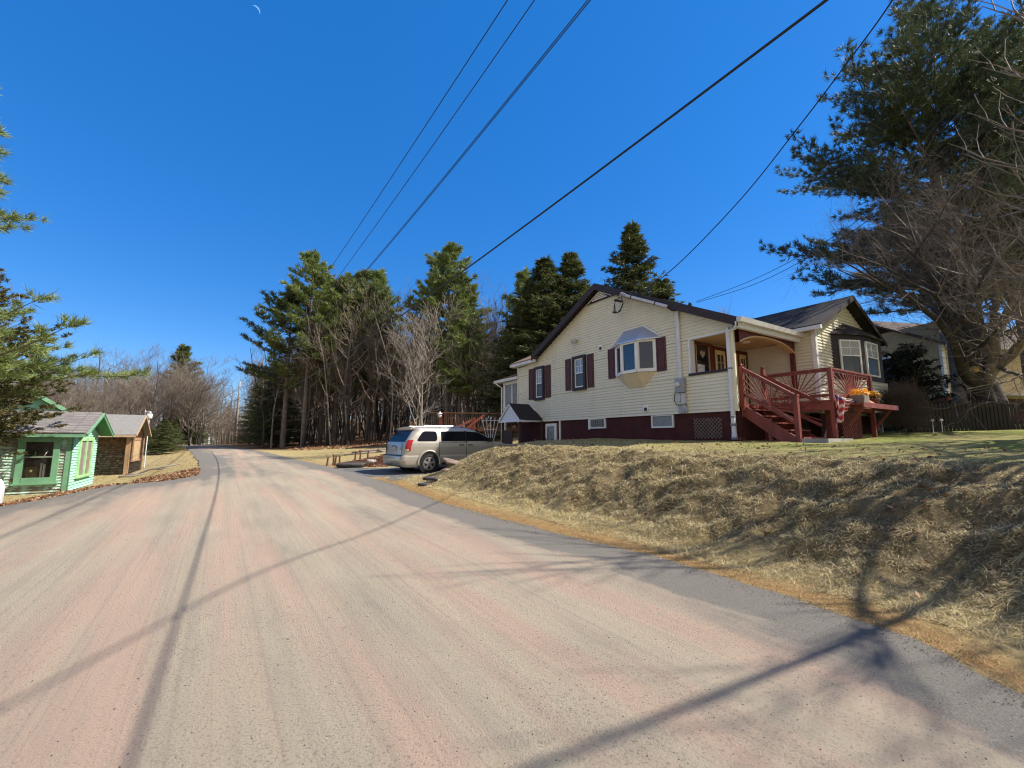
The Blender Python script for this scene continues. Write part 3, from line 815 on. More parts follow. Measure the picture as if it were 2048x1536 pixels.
mb = MB(); mb.tube([(-.05, 1.93, 3.1), (-.06, 2.05, 2.95), (-.06, 2.06, 2.72), (-.06, 1.98, 2.58), (-.05, 1.62, 2.56)], .012, 6); mb.build('wire', m_cable, mt)
mast = MB(); mast.tube([(-.40, 1.9, 5.83), (-.40, 3.72, 6.74)], .055, 10)
mast = mast.build('service_mast', M('mast_grey', (.50, .50, .53), .45, .1, 3), house)
mb = MB(); mb.tube([(-.40, 3.68, 6.72), (-.42, 3.86, 6.82), (-.44, 3.92, 6.72)], [.07, .085, .06], 10); mb.build('weatherhead', m_grey, mast)
mb = MB()
for f in (.25, .82): mb.tube([(-.40, 1.9+1.82*f, 5.83+.91*f), (-.40, 1.94+1.82*f, 5.85+.91*f)], .062, 10)
mb.tube([(-.40, 1.92, 5.84), (-.25, 1.85, 5.74), (-.06, 1.80, 5.74)], .05, 8)
mb.build('clamp', m_fascia, mast)
mb = MB()
for k, (a, b) in enumerate(((.0, .0), (.05, -.04), (-.06, -.07))):
    mb.tube([(-.44, 3.88, 6.70), (-.42, 3.80, 6.50+b), (-.38, 3.98, 6.28+b), (-.30, 4.22, 6.22+b*.3), (-.28, 4.38+a, 6.34), (-.28, 4.36, 6.62), (-.30, 4.28, 6.72)], .011, 6)
mb.tube([(-.42, 3.9, 6.74), (-.30, 4.28, 6.72)], .014, 6)
mb.tube([(-.28, 4.30, 6.24), (-.28, 4.46, 6.30)], .035, 6); mb.box(-.36, -.0, 4.25, 4.31, 6.69, 6.75)
mb.build('drip_loop', m_cable, mast)
# lattice in the foundation
def lattice(mb, Pf, s0, s1, z0, z1, step, w=.018, o0=.03):
    h = z1 - z0
    c = s0 - h
    while c < s1:
        for sg, oo in ((1, o0), (-1, o0+.012)):
            a = [(c, z0), (c+h, z1)] if sg > 0 else [(c, z1), (c+h, z0)]
            (xa, za), (xb, zb) = a
            if xa < s0: f = (s0-xa)/(xb-xa); xa, za = s0, za+(zb-za)*f
            if xb > s1: f = (s1-xa)/(xb-xa); xb, zb = s1, za+(zb-za)*f
            if xb - xa > .02: mb.bar(Pf(xa, za, oo), Pf(xb, zb, oo), w, .008, up=Vector(Pf(0, 0, 1)) - Vector(Pf(0, 0, 0)))
        c += step
    return mb
mb = lattice(MB(), lambda s, z, o: (.07-o, s, z), .52, 1.46, 1.50, 2.13, .118, .03)
mb.build('lattice', M('brown_lattice', (.16, .115, .10), .8, .2, 4), house)
# basement storm door + post
d = rect(P, 8.42, 9.20, .30, 2.18, 0, .07, MB()); d = d.build('basement_door', m_white, house)
rect(P, 8.54, 9.08, .5, 2.06, .06, .075, MB()).build('pane', M('storm_glass', (.16, .18, .20), .15, .5, 5), d)
h = MB(); h.tube([P(9.1, 1.5, .07), P(9.1, 1.5, .13), P(9.1, 1.38, .13)], .015, 6); h.build('handle', m_black, d)
rect(P, 8.14, 8.21, .3, 2.29, 0, .06, MB()).build('trim_board', m_white, house)
# gabled entry hood
ent = MB()
ry, rz, xo = 10.50, 3.13, -1.15
ent.slab([(xo-.06, ry, rz), (-.02, ry, rz), (-.02, 9.40, 2.36), (xo-.06, 9.58, 2.36)], (0, -.03, .045))
ent.slab([(xo-.06, ry, rz), (-.02, ry, rz), (-.02, 11.42, 2.36), (xo-.06, 11.42, 2.36)], (0, .03, .045))
ent = ent.build('entry_roof', m_shingle, house)
mb = MB(); lap(mb, lambda s, z, o: (xo - o, s, z), 2.34, 3.08, .10, lambda z: ry - (3.1-z)*1.17, lambda z: ry + (3.1-z)*1.17)
mb.build('gable_panel', m_vinylwhite, ent)
mb = MB()
mb.box(xo-.05, -.02, 9.56, 9.63, 2.27, 2.36); mb.bar((-.03, 9.38, 2.38), (-.03, ry, rz+.06), .05, .03)
mb.bar((xo-.05, 9.60, 2.36), (xo-.05, ry, rz), .03, .07); mb.bar((xo-.05, 11.40, 2.36), (xo-.05, ry, rz), .03, .07); mb.box(xo-.05, xo-.02, 9.6, 11.4, 2.27, 2.34)
mb.build('trim', m_vinylwhite, ent)
for yy in (9.74, 11.25):
    mb = MB(); mb.box(xo+.02, xo+.12, yy-.05, yy+.05, .1, 2.30); mb.build('post', M('brown_post', (.07, .03, .025), .7), ent)
m_dbp = M('dark_brown_panel', (.05, .026, .022), .7, .3, 3)
for b_ in ((xo+.04, xo+.07, 10.35, 11.2, .2, 1.9), (-.1, .0, 9.35, 9.42, .3, 2.3)): MB().box(*b_).build('side_panel', m_dbp, ent)
# glazed sun porch beyond the far corner
sp = MB(); sp.slab([(-.05, 11.5, 4.78), (-.05, 13.75, 4.66), (3, 13.75, 4.9), (3, 11.5, 5.15)], (0, 0, .06))
sp = sp.build('sun_porch_roof', m_shingle_tan, house)
mb = MB(); mb.box(-.12, .0, 11.5, 13.85, 4.56, 4.70); mb.box(0, 3, 13.75, 13.85, 4.56, 4.70); mb.build('gutter', m_gutter, sp)
mb = MB()
mb.box(.20, .30, 13.15, 13.32, 1.0, 4.6); mb.box(.2, .3, 12.4, 12.47, 3.1, 4.45); mb.box(.2, .3, 11.52, 13.2, 4.42, 4.58); mb.box(.2, .3, 11.52, 13.2, 3.05, 3.2); mb.box(.2, .32, 11.52, 13.2, 2.7, 3.05)
mb.tube([(-.06, 13.7, 4.55), (.0, 13.5, 4.42), (.14, 13.38, 4.3), (.14, 13.38, 1.0)], .04, 8)
mb.build('sun_porch_frame', m_white, sp)
mb = MB(); mb.quad((.25, 11.52, 3.2), (.25, 13.2, 3.2), (.25, 13.2, 4.42), (.25, 11.52, 4.42)); mb.build('pane', M('porch_screen', (.20, .21, .22), .35, .2, 3), sp)
# ell roof
er = MB()
esl = lambda side: [(ERP, EY-.32, ERZ+.10), (ERP, 3.2, ERZ+.10), (ERP + side*2.75, 3.2, ERZ+.10-1.40), (ERP + side*2.75, EY-.32, ERZ+.10-1.40)]
for sd in (-1, 1): er.slab(esl(sd), (0, 0, .08))
er = er.build('ell_roof', m_shingle, house)
mb = MB()
for sd in (-1, 1):
    mb.slab([(ERP, EY-.345, ERZ+.18), (ERP+sd*2.75, EY-.345, ERZ-1.22), (ERP+sd*2.75, EY-.345, ERZ-1.38), (ERP, EY-.345, ERZ+.0)], (0, .022, 0))
mb.build('fascia', m_fascia, er)
mb = MB(); mb.box(ERP-2.86, ERP-2.74, EY-.36, 1.2, ERZ-1.40, ERZ-1.28); mb.tube([(ERP-2.8, -.1, ERZ-1.38), (ERP-2.75, -.2, 4.95)], .035, 8)
mb.build('gutter', m_gutter, er)
# ell bay window in dark trim
q = [(4.58, EY), (5.66, EY-.5), (7.35, EY-.5), (8.15, EY)]
eb = MB()
for (a, b) in zip(q, q[1:]):
    d = Vector((b[0]-a[0], b[1]-a[1], 0)); n = Vector((d.y, -d.x, 0)).normalized()
    eb.slab([(a[0], a[1], 3.46), (b[0], b[1], 3.46), (b[0], b[1], 5.02), (a[0], a[1], 5.02)], -n*.05)
eb = eb.build('bay_window', m_darktrim, house)
mb = MB()
ev = [(4.45, EY, 5.0), (5.62, EY-.62, 4.98), (7.4, EY-.62, 4.98), (8.25, EY, 5.0)]; ta, tb = (5.62, EY-.03, 5.52), (7.2, EY-.03, 5.52)
mb.quad(ev[1], ev[2], tb, ta); mb.poly([ev[0], ev[1], ta]); mb.poly([ev[2], ev[3], tb]); mb.poly(list(reversed(ev)))
mb.build('bay_roof', m_shingle, eb)
def wpane(a, b, f0, f1, z0, z1):
    A = Vector((*a, 0)); B = Vector((*b, 0)); d = (B-A); L = d.length; d.normalize(); n = Vector((d.y, -d.x, 0))
    P = lambda s, z, o: tuple(A + d*s + n*o + Vector((0, 0, z)))
    s0, s1 = L*f0, L*f1; s = MB(); mid = (z0+z1)/2 + .06; w_ = .05
    rect(P, s0, s0+w_, z0, z1, .002, .05, s); rect(P, s1-w_, s1, z0, z1, .002, .05, s); rect(P, s0, s1, z1-w_, z1, .002, .048, s); rect(P, s0, s1, z0, z0+w_, .002, .048, s); rect(P, s0, s1, mid-.02, mid+.02, .002, .05, s)
    rect(P, (s0+s1)/2-.01, (s0+s1)/2+.01, mid, z1, .02, .036, s); rect(P, s0, s1, (mid+z1)/2-.01, (mid+z1)/2+.01, .02, .035, s)
    s.build('sash', m_white, eb)
    rect(P, s0+w_, s1-w_, mid, z1-w_, .006, .02, MB()).build('upper_pane', M('curtained_pane', (.36, .38, .36), .3, .15, 5), eb)
    rect(P, s0+w_, s1-w_, z0+w_, mid, .006, .018, MB()).build('lower_pane', m_screen, eb)
wpane(q[0], q[1], .24, .90, 3.62, 4.82); wpane(q[1], q[2], .10, .72, 3.62, 4.82); wpane(q[2], q[3], .2, .85, 3.62, 4.82)
mb = MB()
for (a, b) in zip(q, q[1:]):
    A = Vector((*a, 0)); B = Vector((*b, 0)); d = (B-A); L = d.length; d.normalize(); n = Vector((d.y, -d.x, 0))
    lap(mb, lambda s, z, o: tuple(A + d*s + n*o + Vector((0, 0, z))), 2.38, 3.47, CO, K(0), K(L))
mb.poly([(4.58, EY, 2.38), (8.15, EY, 2.38), (7.35, EY-.5, 2.38), (5.66, EY-.5, 2.38)])
mb.build('bay_skirt', m_siding, eb)
mb = MB(); mb.box(7.32, 7.42, EY-.55, EY-.45, 2.34, 3.45); mb.box(8.1, 8.2, EY-.06, EY+.02, 1.6, 3.45); mb.build('corner_trim', m_white, eb)

# ------------------------------------------------------------------ porch deck, stairs and bench
deck = thing('porch_deck', 'red stained wooden deck with sunburst railings at the porch of the cream house', 'deck', (H0[0], H0[1], 0), HAZ)
mb = MB()
for i in range(9): mb.box(1.45, 4.25, -1.82+.119*i, -1.82+.119*i+.112, 2.50, 2.55)
for i in range(6): mb.box(1.45, 3.40, -.74+.125*i, -.74+.125*i+.118, 2.50, 2.55)
mb.build('floor', m_redwood, deck)
mb = MB(); mb.box(1.46, 1.50, -1.80, 0, 2.28, 2.50); mb.box(1.46, 4.24, -1.82, -1.78, 2.28, 2.50); mb.box(4.2, 4.24, -1.8, -.76, 2.28, 2.5)
mb.build('joist', m_redwood, deck)
for (x, y) in ((1.5, -1.80), (4.2, -1.80), (1.5, -.02)):
    mb = MB(); mb.box(x-.05, x+.05, y-.05, y+.05, 1.2, 3.44 if y < -1 else 3.62)
    if y > -1: mb.lathe((x, y, 3.62), [(.03, 0), (.055, .04), (.05, .09), (.0, .12)], 10)
    mb.build('post', m_redwood, deck)
mb = MB(); mb.box(2.9, 3.0, -1.2, -1.1, 1.2, 2.3); mb.box(2.0, 2.1, -1.5, -1.4, 1.2, 2.3); mb.build('support_post', m_redwood, deck)
def sunburst(A, Bv, hb0, hb1, ht0, ht1, n, hub=.5, thick=.022, hub_r=.05, up=(0, 0, 1)):
    """panel between plan points A and Bv; bottom z hb0..hb1, top z ht0..ht1; slats fan from the bottom"""
    A = Vector((*A, 0)); Bv = Vector((*Bv, 0)); L = Bv - A
    pt = lambda f, g: A + L*f + Vector((0, 0, (hb0+(hb1-hb0)*f)*(1-g) + (ht0+(ht1-ht0)*f)*g))
    nrm = Vector((L.y, -L.x, 0)).normalized()
    rail = MB()
    rail.bar(pt(0, 1), pt(1, 1), .09, .045); rail.bar(pt(0, .93), pt(1, .93), .035, .07); rail.bar(pt(0, 0), pt(1, 0), .04, .08)
    rail = rail.build('railing', m_redwood, deck)
    sl = MB(); ar = L.length/(ht0-hb0)
    for i in range(n):
        a = math.pi*(i+.5)/n; dx, dz = -math.cos(a), math.sin(a)
        fx = (1-hub)/(dx) if dx > 1e-6 else (-hub/dx if dx < -1e-6 else 1e9)
        gz_ = .9/(dz*ar)
        k = min(fx*1.0, gz_)
        p0 = pt(hub + dx*hub_r/1, .04 + dz*hub_r*ar*.5); p1 = pt(hub + dx*k, min(.92, .04 + dz*k*ar))
        sl.bar(p0, p1, thick*1.05, thick*.7, up=nrm)
    sl.build('slat', m_redwood, rail)
sunburst((1.5, -.06), (1.5, -1.75), 2.68, 2.68, 3.42, 3.42, 13)
sunburst((1.55, -1.80), (4.15, -1.80), 2.68, 2.68, 3.42, 3.42, 17, hub_r=.07, thick=.032)
# stair
mb = MB()
for i in range(5):
    y = -.10 - .29*i; z = 2.52 - .20*(i+1) + .02
    mb.box(.30, 1.42, y-.28, y, z-.04, z)
mb.build('tread', m_redwood, deck)
mb = MB()
for x in (.27, 1.40): mb.slab([(x, .0, 2.50), (x, -1.50, 1.46), (x, -1.50, 1.24), (x, -1.2, 1.24), (x, .0, 2.16)], (.045, 0, 0))
mb.box(.28, .36, -.75, -.67, 1.2, 2.05); mb.build('stringer', m_redwood, deck)
nb = MB(); nb.box(.20, .31, -1.50, -1.39, 1.2, 2.62); nb.box(.19, .32, -1.51, -1.38, 2.60, 2.66); nb.build('newel_post', m_redwood, deck)
nb = MB(); nb.box(.20, .31, -.10, .0, 2.3, 3.60); nb.lathe((.255, -.05, 3.6), [(.03, 0), (.05, .04), (.0, .1)], 8); nb.build('newel_post', m_redwood, deck)
sunburst((.255, -.08), (.255, -1.40), 2.78, 1.92, 3.56, 2.66, 14, hub=.52)
sunburst((1.44, -.10), (1.44, -1.52), 2.66, 1.86, 3.42, 2.52, 9, hub=.5)
# lattice skirt, bench
mb = MB(); lattice(mb, lambda s, z, o: (s, -1.79-o, z), 2.0, 3.3, 1.45, 2.28, .13, .03, .0)
lattice(mb, lambda s, z, o: (3.3+o, s, z), -1.78, -1.0, 1.45, 2.28, .13, .03, .0)
mb.build('lattice', m_redwood, deck)
be = MB()
be.box(2.05, 4.55, -2.28, -1.86, 2.42, 2.46); be.box(2.05, 4.60, -2.31, -2.27, 2.34, 2.475); be.box(4.55, 4.60, -2.28, -1.86, 2.34, 2.475)
be = be.build('bench', m_redwood, deck)
for x in (2.3, 4.3): MB().bar((x, -2.22, 2.36), (x, -1.84, 1.85), .05, .05).box(x-.03, x+.03, -2.2, -1.84, 2.34, 2.42).build('brace', m_redwood, be)
mb = MB(); mb.box(.15, 1.6, -2.15, -1.55, 1.36, 1.50); mb.build('step_slab', M('concrete_slab', (.34, .33, .30), .9, .2, 4, bump=.3), deck)

def lthing(name, label, cat, x, y, z, group=None):
    wx, wy = hw(x, y); return thing(name, label, cat, (wx, wy, z), HAZ, group)
# pots with yellow flowers on the bench
def flowers(root, n, r, zc, seed):
    rng = random.Random(seed); mb = MB()
    for i in range(n):
        a, b = rng.uniform(0, 6.28), rng.uniform(-.2, 1.2); d = rng.uniform(.5, 1)*r
        c = Vector((d*math.cos(a)*math.cos(b), d*math.sin(a)*math.cos(b), zc + d*math.sin(b)*.8))
        nrm = (Vector((math.cos(a)*math.cos(b), math.sin(a)*math.cos(b), math.sin(b)+.4)) + Vector((rng.gauss(0, .3), rng.gauss(0, .3), 0))).normalized()
        u = nrm.orthogonal().normalized(); w = nrm.cross(u)
        for k in range(7):
            t = k*2*math.pi/7 + rng.random(); e = u*math.cos(t) + w*math.sin(t); f = nrm.cross(e)
            mb.poly([c, c + e*.03 + f*.018, c + e*.062 + nrm*.012, c + e*.03 - f*.018])
    mb.build('flowers', m_yellow, root)
t1 = lthing('planter', 'square grey planter box full of yellow flowers on the red bench', 'planter', 2.62, -2.06, 2.46)
mb = MB(); mb.slab([(-.20, -.14, 0), (.20, -.14, 0), (.22, .14, 0), (-.22, .14, 0)], (0, 0, .25)); mb.build('box', M('grey_planter', (.22, .19, .15), .8, .15, 4), t1, bevel=.01)
flowers(t1, 46, .24, .27, 3)
t2 = lthing('flower_pot', 'round brown pot of yellow flowers at the outer end of the red bench', 'flower pot', 3.62, -2.06, 2.46)
mb = MB(); mb.lathe((0, 0, 0), [(.09, 0), (.13, .17), (.14, .2), (.12, .2), (.10, .16)], 14); mb.build('pot', M('brown_pot', (.20, .09, .07), .7, .2, 4), t2, True)
flowers(t2, 34, .17, .30, 5)
mb = MB()
for k in range(14): a = k*2.4; mb.tube([(0, 0, .15), (.06*math.cos(a), .06*math.sin(a), .3), (.24*math.cos(a), .2*math.sin(a), .14 + .1*math.sin(k))], .006, 4)
mb.build('stems', m_darkshrub, t2)
t3 = lthing('tile', 'small terracotta board leaning between the two flower pots', 'board', 3.2, -2.10, 2.465)
mb = MB(); mb.slab([(-.14, -.10, 0), (.16, -.10, 0), (.10, .08, .16), (-.16, .08, .16)], (0, .02, .02)); mb.build('board', M('terracotta', (.42, .16, .10), .8), t3)
# draped patriotic bunting
bt = MB(); NXY = 14
def drape(f, g):
    x = 1.40 + 1.15*f; sag = .10*math.sin(f*math.pi*2.2)
    return (x, -1.90 - .05*math.sin(f*22 + g*3) - .12*f*(1-g), 2.66 - (.14 + .34*(1-f)**2)*g*1.6 - sag*g + .02*math.sin(f*31) - .16*f)
V = [drape(i/40, j/10) for i in range(41) for j in range(11)]
Fq = [(i*11+j, (i+1)*11+j, (i+1)*11+j+1, i*11+j+1) for i in range(40) for j in range(10)]
colr = []
for i in range(41):
    for j in range(11):
        s = j + .9*math.sin(i*.5)
        colr.append((.035, .05, .16) if i > 33 or (j < 2 and i % 9 < 3) else ((.42, .03, .04) if int(s) % 3 else (.68, .66, .66)))
m_flag = leafmat('bunting_cloth', (.1, .1, .1), (.2, .2, .2), .2, .8, attr=True)
o = np_mesh('bunting', np.array(V), np.array(Fq), m_flag, col=np.array(colr), smooth=True)
o.location = (H0[0], H0[1], 0); o.rotation_euler = (0, 0, HAZ)
tag(o, 'red white and blue cloth bunting draped at the corner of the deck', 'bunting')
m_ = o.modifiers.new('thick', 'SOLIDIFY'); m_.thickness = .006

# ------------------------------------------------------------------ minivan
m_van = M('champagne_paint', (.47, .435, .365), .32, .03, 1.5, metal=.35, coat=.8)
m_vglass = glassmat('tinted_van_glass', (.009, .010, .014), .08, .12)
m_tyre = M('tyre_rubber', (.02, .02, .02), .8, .2, 8)
m_alloy = M('alloy_wheel', (.62, .62, .63), .3, .05, 4, metal=.8)
m_blackplastic = M('black_plastic', (.015, .015, .016), .5, .15, 5)
m_tail = M('red_tail_lens', (.36, .008, .010), .15, .1, 12, spec=.7)
vz = .25
vd = R(37)
van = thing('minivan', 'champagne minivan parked nose-in on the driveway, half in the shadow of the house', 'minivan',
            (-3.93 - .602, 15.5 + .799, vz), vd)
LZ = [.20, .26, .32, .45, .60, .635, .66, .80, .95, 1.06, 1.13, 1.35, 1.55, 1.61, 1.66, 1.69]
LXR = [.20, .07, .03, .0, .02, .04, .10, .12, .14, .17, .20, .36, .52, .50, .55, .90]
LXF = [4.95, 5.05, 5.1, 5.14, 5.13, 5.12, 5.12, 5.1, 4.98, 4.6, 4.12, 3.75, 3.32, 3.15, 3.0, 2.7]
LW = [.90, .94, .97, .985, .985, .975, .985, .995, 1.0, .995, .98, .925, .865, .835, .78, .60]
def vout(z, off=0., nc=7):
    xr, xf, w = (float(np.interp(z, LZ, q)) for q in (LXR, LXF, LW))
    xr -= off; xf += off; w += off; r = .20 if z < 1.5 else .26
    pts = []
    for (cx, cy, a0) in ((xr + r, -(w - r), -90), (xr + r, w - r, -180), (xf - 1.6*r, w - r, -270), (xf - 1.6*r, -(w - r), -360)):
        for i in range(nc):
            a = R(a0 - 90*i/(nc - 1)); rx = r if cx < 2 else 1.6*r
            pts.append((cx + rx*math.cos(a), cy + r*math.sin(a), z))
    return pts
zs = sorted(set(LZ + [round(z, 3) for z in np.arange(.2, 1.69, .06)]))
mb = MB(); k = 28
for z in zs: mb.v += vout(z)
for i in range(len(zs)-1):
    for j in range(k): mb.f.append((i*k+j, i*k+(j+1) % k, (i+1)*k+(j+1) % k, (i+1)*k+j))
top = [(p[0]*.5 + .5*1.8, p[1]*.5, 1.715) for p in vout(1.69)]
b0 = len(mb.v); mb.v += top; i = len(zs)-1
for j in range(k): mb.f.append((i*k+j, i*k+(j+1) % k, b0+(j+1) % k, b0+j))
mb.f.append(tuple(b0+j for j in range(k))); mb.f.append(tuple(reversed(range(k))))
body = mb.build('body', m_van, van, True)
sy = lambda z, o: -(float(np.interp(z, LZ, LW)) + o)
def sidepatch(pts, o, sgn=1, th=.004):
    """window outline (x, z) laid on the side skin"""
    m = MB(); a = 0.98; sl = (.865 - .98)/(1.55 - 1.13)
    q = [(x, sgn*-(a + sl*(z-1.13) + o), z) for x, z in pts]
    m.slab(q if sgn > 0 else list(reversed(q)), (0, -sgn*th, 0)); return m
def rnd(pts, r=.06, n=4):
    out = []
    for i, p in enumerate(pts):
        a = Vector((*pts[i-1], 0)); b = Vector((*p, 0)); c = Vector((*pts[(i+1) % len(pts)], 0))
        u = (a-b); v = (c-b); rr_ = min(r, u.length*.45, v.length*.45); s = b + u.normalized()*rr_; e = b + v.normalized()*rr_
        for j in range(n+1):
            t = j/n; q = s*(1-t)**2 + b*2*t*(1-t) + e*t*t; out.append((q.x, q.y))
    return out
for sg in (1, -1):
    sidepatch(rnd([(.56, 1.15), (1.42, 1.15), (1.42, 1.52), (.86, 1.52)], .12), .004, sg).build('side_window', m_vglass, van)
    sidepatch(rnd([(1.58, 1.15), (2.66, 1.15), (2.66, 1.53), (1.60, 1.52)], .05), .004, sg).build('side_window', m_vglass, van)
    sidepatch(rnd([(2.70, 1.15), (3.92, 1.15), (3.62, 1.34), (3.25, 1.50), (2.70, 1.53)], .05), .004, sg).build('side_window', m_vglass, van)
    m = sidepatch([(2.63, 1.13), (2.73, 1.13), (2.73, 1.545), (2.63, 1.545)], .002, sg); m.build('pillar', m_blackplastic, van)
# rear window, hatch lines, plate
mb = MB()
for i in range(8):
    za, zb = 1.13 + .44*i/8, 1.13 + .44*(i+1)/8
    xa, xb = float(np.interp(za, LZ, LXR)) - .006, float(np.interp(zb, LZ, LXR)) - .006
    wa, wb = .80 - .10*i/8, .80 - .10*(i+1)/8
    mb.quad((xa, wa, za), (xa, -wa, za), (xb, -wb, zb), (xb, wb, zb))
mb.build('rear_window', m_vglass, van)
mb = MB()
mb.slab([(.45, -.70, 1.60), (.45, .70, 1.60), (.72, .66, 1.69), (.72, -.66, 1.69)], (-.01, 0, .02)); mb.build('spoiler', m_van, van, bevel=.008)
mb = MB(); mb.box(.005, .12, -.86, .86, .628, .655); mb.build('bumper_step', m_blackplastic, van)  # black strip standing in for the shade between hatch and bumper
mb = MB()
for y in (-.74, .74): mb.box(.100, .125, y-.006, y+.006, .66, 1.12)
mb.build('hatch_seam', m_blackplastic, van)
pl_ = MB(); pl_.box(.085, .125, -.19, .19, .80, .95); pl_ = pl_.build('licence_plate', M('pale_blue_plate', (.34, .38, .45), .5, .25, 40), van, bevel=.004)
mb = MB(); mb.box(.06, .11, -.10, .10, .965, .995); mb.build('handle', m_blackplastic, pl_)
mb = MB(); mb.lathe((.112, -.50, .88), [(.05, 0), (.05, -.012), (.0, -.02)], 12, 'x'); mb.build('badge', m_alloy, van)
for sg in (1, -1):                               # tail lamps wrap the corner
    mb = MB(); zl = [.80 + .40*i/10 for i in range(11)]
    for z in zl:
        o = vout(z, .012, 9)[0:9] if sg > 0 else vout(z, .012, 9)[9:18]
        o = o[0:6] if sg > 0 else o[3:9]
        if sg > 0: o = [(o[0][0]+.03, o[0][1], z)] + o
        mb.v += o if sg > 0 else o
    kk = 7 if sg > 0 else 6
    for i in range(10):
        for j in range(kk-1): mb.f.append((i*kk+j, i*kk+j+1, (i+1)*kk+j+1, (i+1)*kk+j))
    tl = mb.build('tail_light', m_tail, van, True)
    if sg > 0:
        mb = MB(); 
        for z in (.81, .86): mb.v += [(p[0]-.004, p[1]-.004, z) for p in vout(z, .014, 9)[1:6]]
        for j in range(4): mb.f.append((j, j+1, 6+j, 5+j))
        mb.build('reversing_lens', M('clear_lens', (.6, .55, .55), .15), tl, True)
# wheels and arches
for x in (1.085, 4.165):
    for sg in (1, -1):
        mb = MB(); y0 = -sg*.80; yo = -sg*1.0
        w = MB(); prof = [(.20, 0), (.30, 0), (.335, .03), (.335, .19), (.315, .215), (.235, .22), (.225, .205), (.0, .12)]
        w.lathe((x, -sg*.79, .335), [(r_, -sg*h_) for r_, h_ in prof], 28, 'y')
        wheel = w.build('wheel', m_tyre, van, True)
        rm = MB(); rm.lathe((x, -sg*.99, .335), [(.235, 0), (.235, -sg*.018), (.205, -sg*.02), (.20, 0)], 28, 'y')
        rm.lathe((x, -sg*.985, .335), [(.055, 0), (.055, -sg*.03), (.0, -sg*.035)], 12, 'y')
        for i in range(5):
            a = 2*math.pi*i/5 + .3
            for da in (-.13, .13):
                rm.bar((x + .04*math.cos(a+da*2), -sg*1.005, .335+.04*math.sin(a+da*2)), (x + .21*math.cos(a+da*.9), -sg*1.0, .335+.21*math.sin(a+da*.9)), .05, .022, up=(0, 1, 0))
        rm.build('rim', m_alloy, wheel)
        mb.lathe((x, -sg*.90, .36), [(.0, 0), (.415, 0), (.415, -sg*.102), (.0, -sg*.102)], 32, 'y'); mb.build('wheel_arch', m_blackplastic, van)
        lip = MB(); lip.tube([(x + .435*math.cos(t), -sg*(1.0), .36 + .435*math.sin(t)) for t in np.linspace(R(-12), R(192), 26)], .038, 8); lip.build('arch_lip', m_van, van, True)
mb = MB(); mb.box(1.62, 3.7, -1.005, -.9, .27, .36); mb.box(1.62, 3.7, .9, 1.005, .27, .36); mb.build('sill', m_blackplastic, van)
mb = MB()
for x in (1.50, 2.68, 3.9): mb.box(x-.004, x+.004, -1.006, -.985, .42, 1.12)
mb.box(1.5, 2.68, -1.0, -.97, 1.108, 1.116)
mb.build('door_seam', m_blackplastic, van)
for x in (2.46, 2.86):
    mb = MB(); mb.tube([(x-.10, -1.0, 1.0), (x-.07, -1.035, 1.005), (x+.07, -1.035, 1.005), (x+.10, -1.0, 1.0)], .017, 8); mb.build('door_handle', m_blackplastic, van)
for sg in (1, -1):
    mb = MB(); mb.box(3.65, 3.78, -sg*1.02, -sg*1.22, 1.12, 1.28); mb.build('wing_mirror', m_blackplastic, van, bevel=.02)
    mb = MB(); mb.tube([(.95, -sg*.66, 1.70), (1.0, -sg*.66, 1.735), (2.7, -sg*.66, 1.735), (2.75, -sg*.66, 1.70)], .016, 6); mb.build('roof_rail', m_alloy, van)
    mb = MB(); mb.lathe((5.0, -sg*.72, .82), [(.12, -.1), (.12, .05), (.0, .09)], 12, 'x'); mb.build('headlight', M('headlight_glass', (.6, .6, .6), .1), van)
mb = MB(); mb.quad((4.13, -.80, 1.12), (4.13, .80, 1.12), (3.33, .68, 1.57), (3.33, -.68, 1.57)); o = mb.build('windscreen', m_vglass, van); o.location = (.02, 0, .02)

# ------------------------------------------------------------------ mint green shed, cottage, cedar hut
SAZ = R(32)
m_roofworn = M('worn_board_roof', (.10, .085, .075), .9, .5, 5, c2=(.36, .34, .32), stretch=(.6, 8, 8), bump=.5, bscale=20, dirt=((.17, .075, .05), .8))
m_soffit = M('green_soffit', (.05, .17, .06), .8, .2, 3)
shed = thing('garden_shed', 'small mint green clapboard shed with a bright green window frame and peeling paint', 'shed', (-13.70, 13.52, 0), SAZ)
mb = MB(); lap(mb, front(0), -.45, 1.66, .085, K(-3.4), K(0)); mb.build('wall', m_mint, shed)
ED = lambda s, z, o: (o, s, z)
mb = MB(); lap(mb, ED, -.45, 1.66, .085, K(0), K(2.8)); lap(mb, ED, 1.66, 2.22, .085, lambda z: 1.4-(2.25-z)*2.37, lambda z: 1.4+(2.25-z)*2.37)
mb.build('wall', m_mint_end, shed)
mb = MB(); mb.quad((0, 2.8, -.4), (-3.4, 2.8, -.4), (-3.4, 2.8, 1.66), (0, 2.8, 1.66)); mb.build('wall', m_mint, shed)
rf = MB()
rf.slab([(-3.5, -.22, 1.62), (.36, -.22, 1.62), (.36, 1.4, 2.33), (-3.5, 1.4, 2.33)], (0, -.01, .045))
rf.slab([(-3.5, 3.02, 1.62), (.36, 3.02, 1.62), (.36, 1.4, 2.33), (-3.5, 1.4, 2.33)], (0, .01, .045))
rf = rf.build('roof', m_roofworn, shed)
mb = MB()
for i in range(9):                               # loose roof courses
    f = i/9; z = 1.67 + .71*f; y = -.23 + 1.62*f
    for j in range(12):
        x0 = -3.5 + 3.84*j/12; mb.slab([(x0, y-.012, z), (x0+.30, y-.012, z), (x0+.30, y+.19, z+.083), (x0, y+.19, z+.083)], (0, -.004, .012 + .012*random.random()))
mb.build('shingle', m_roofworn, rf)
mb = MB()
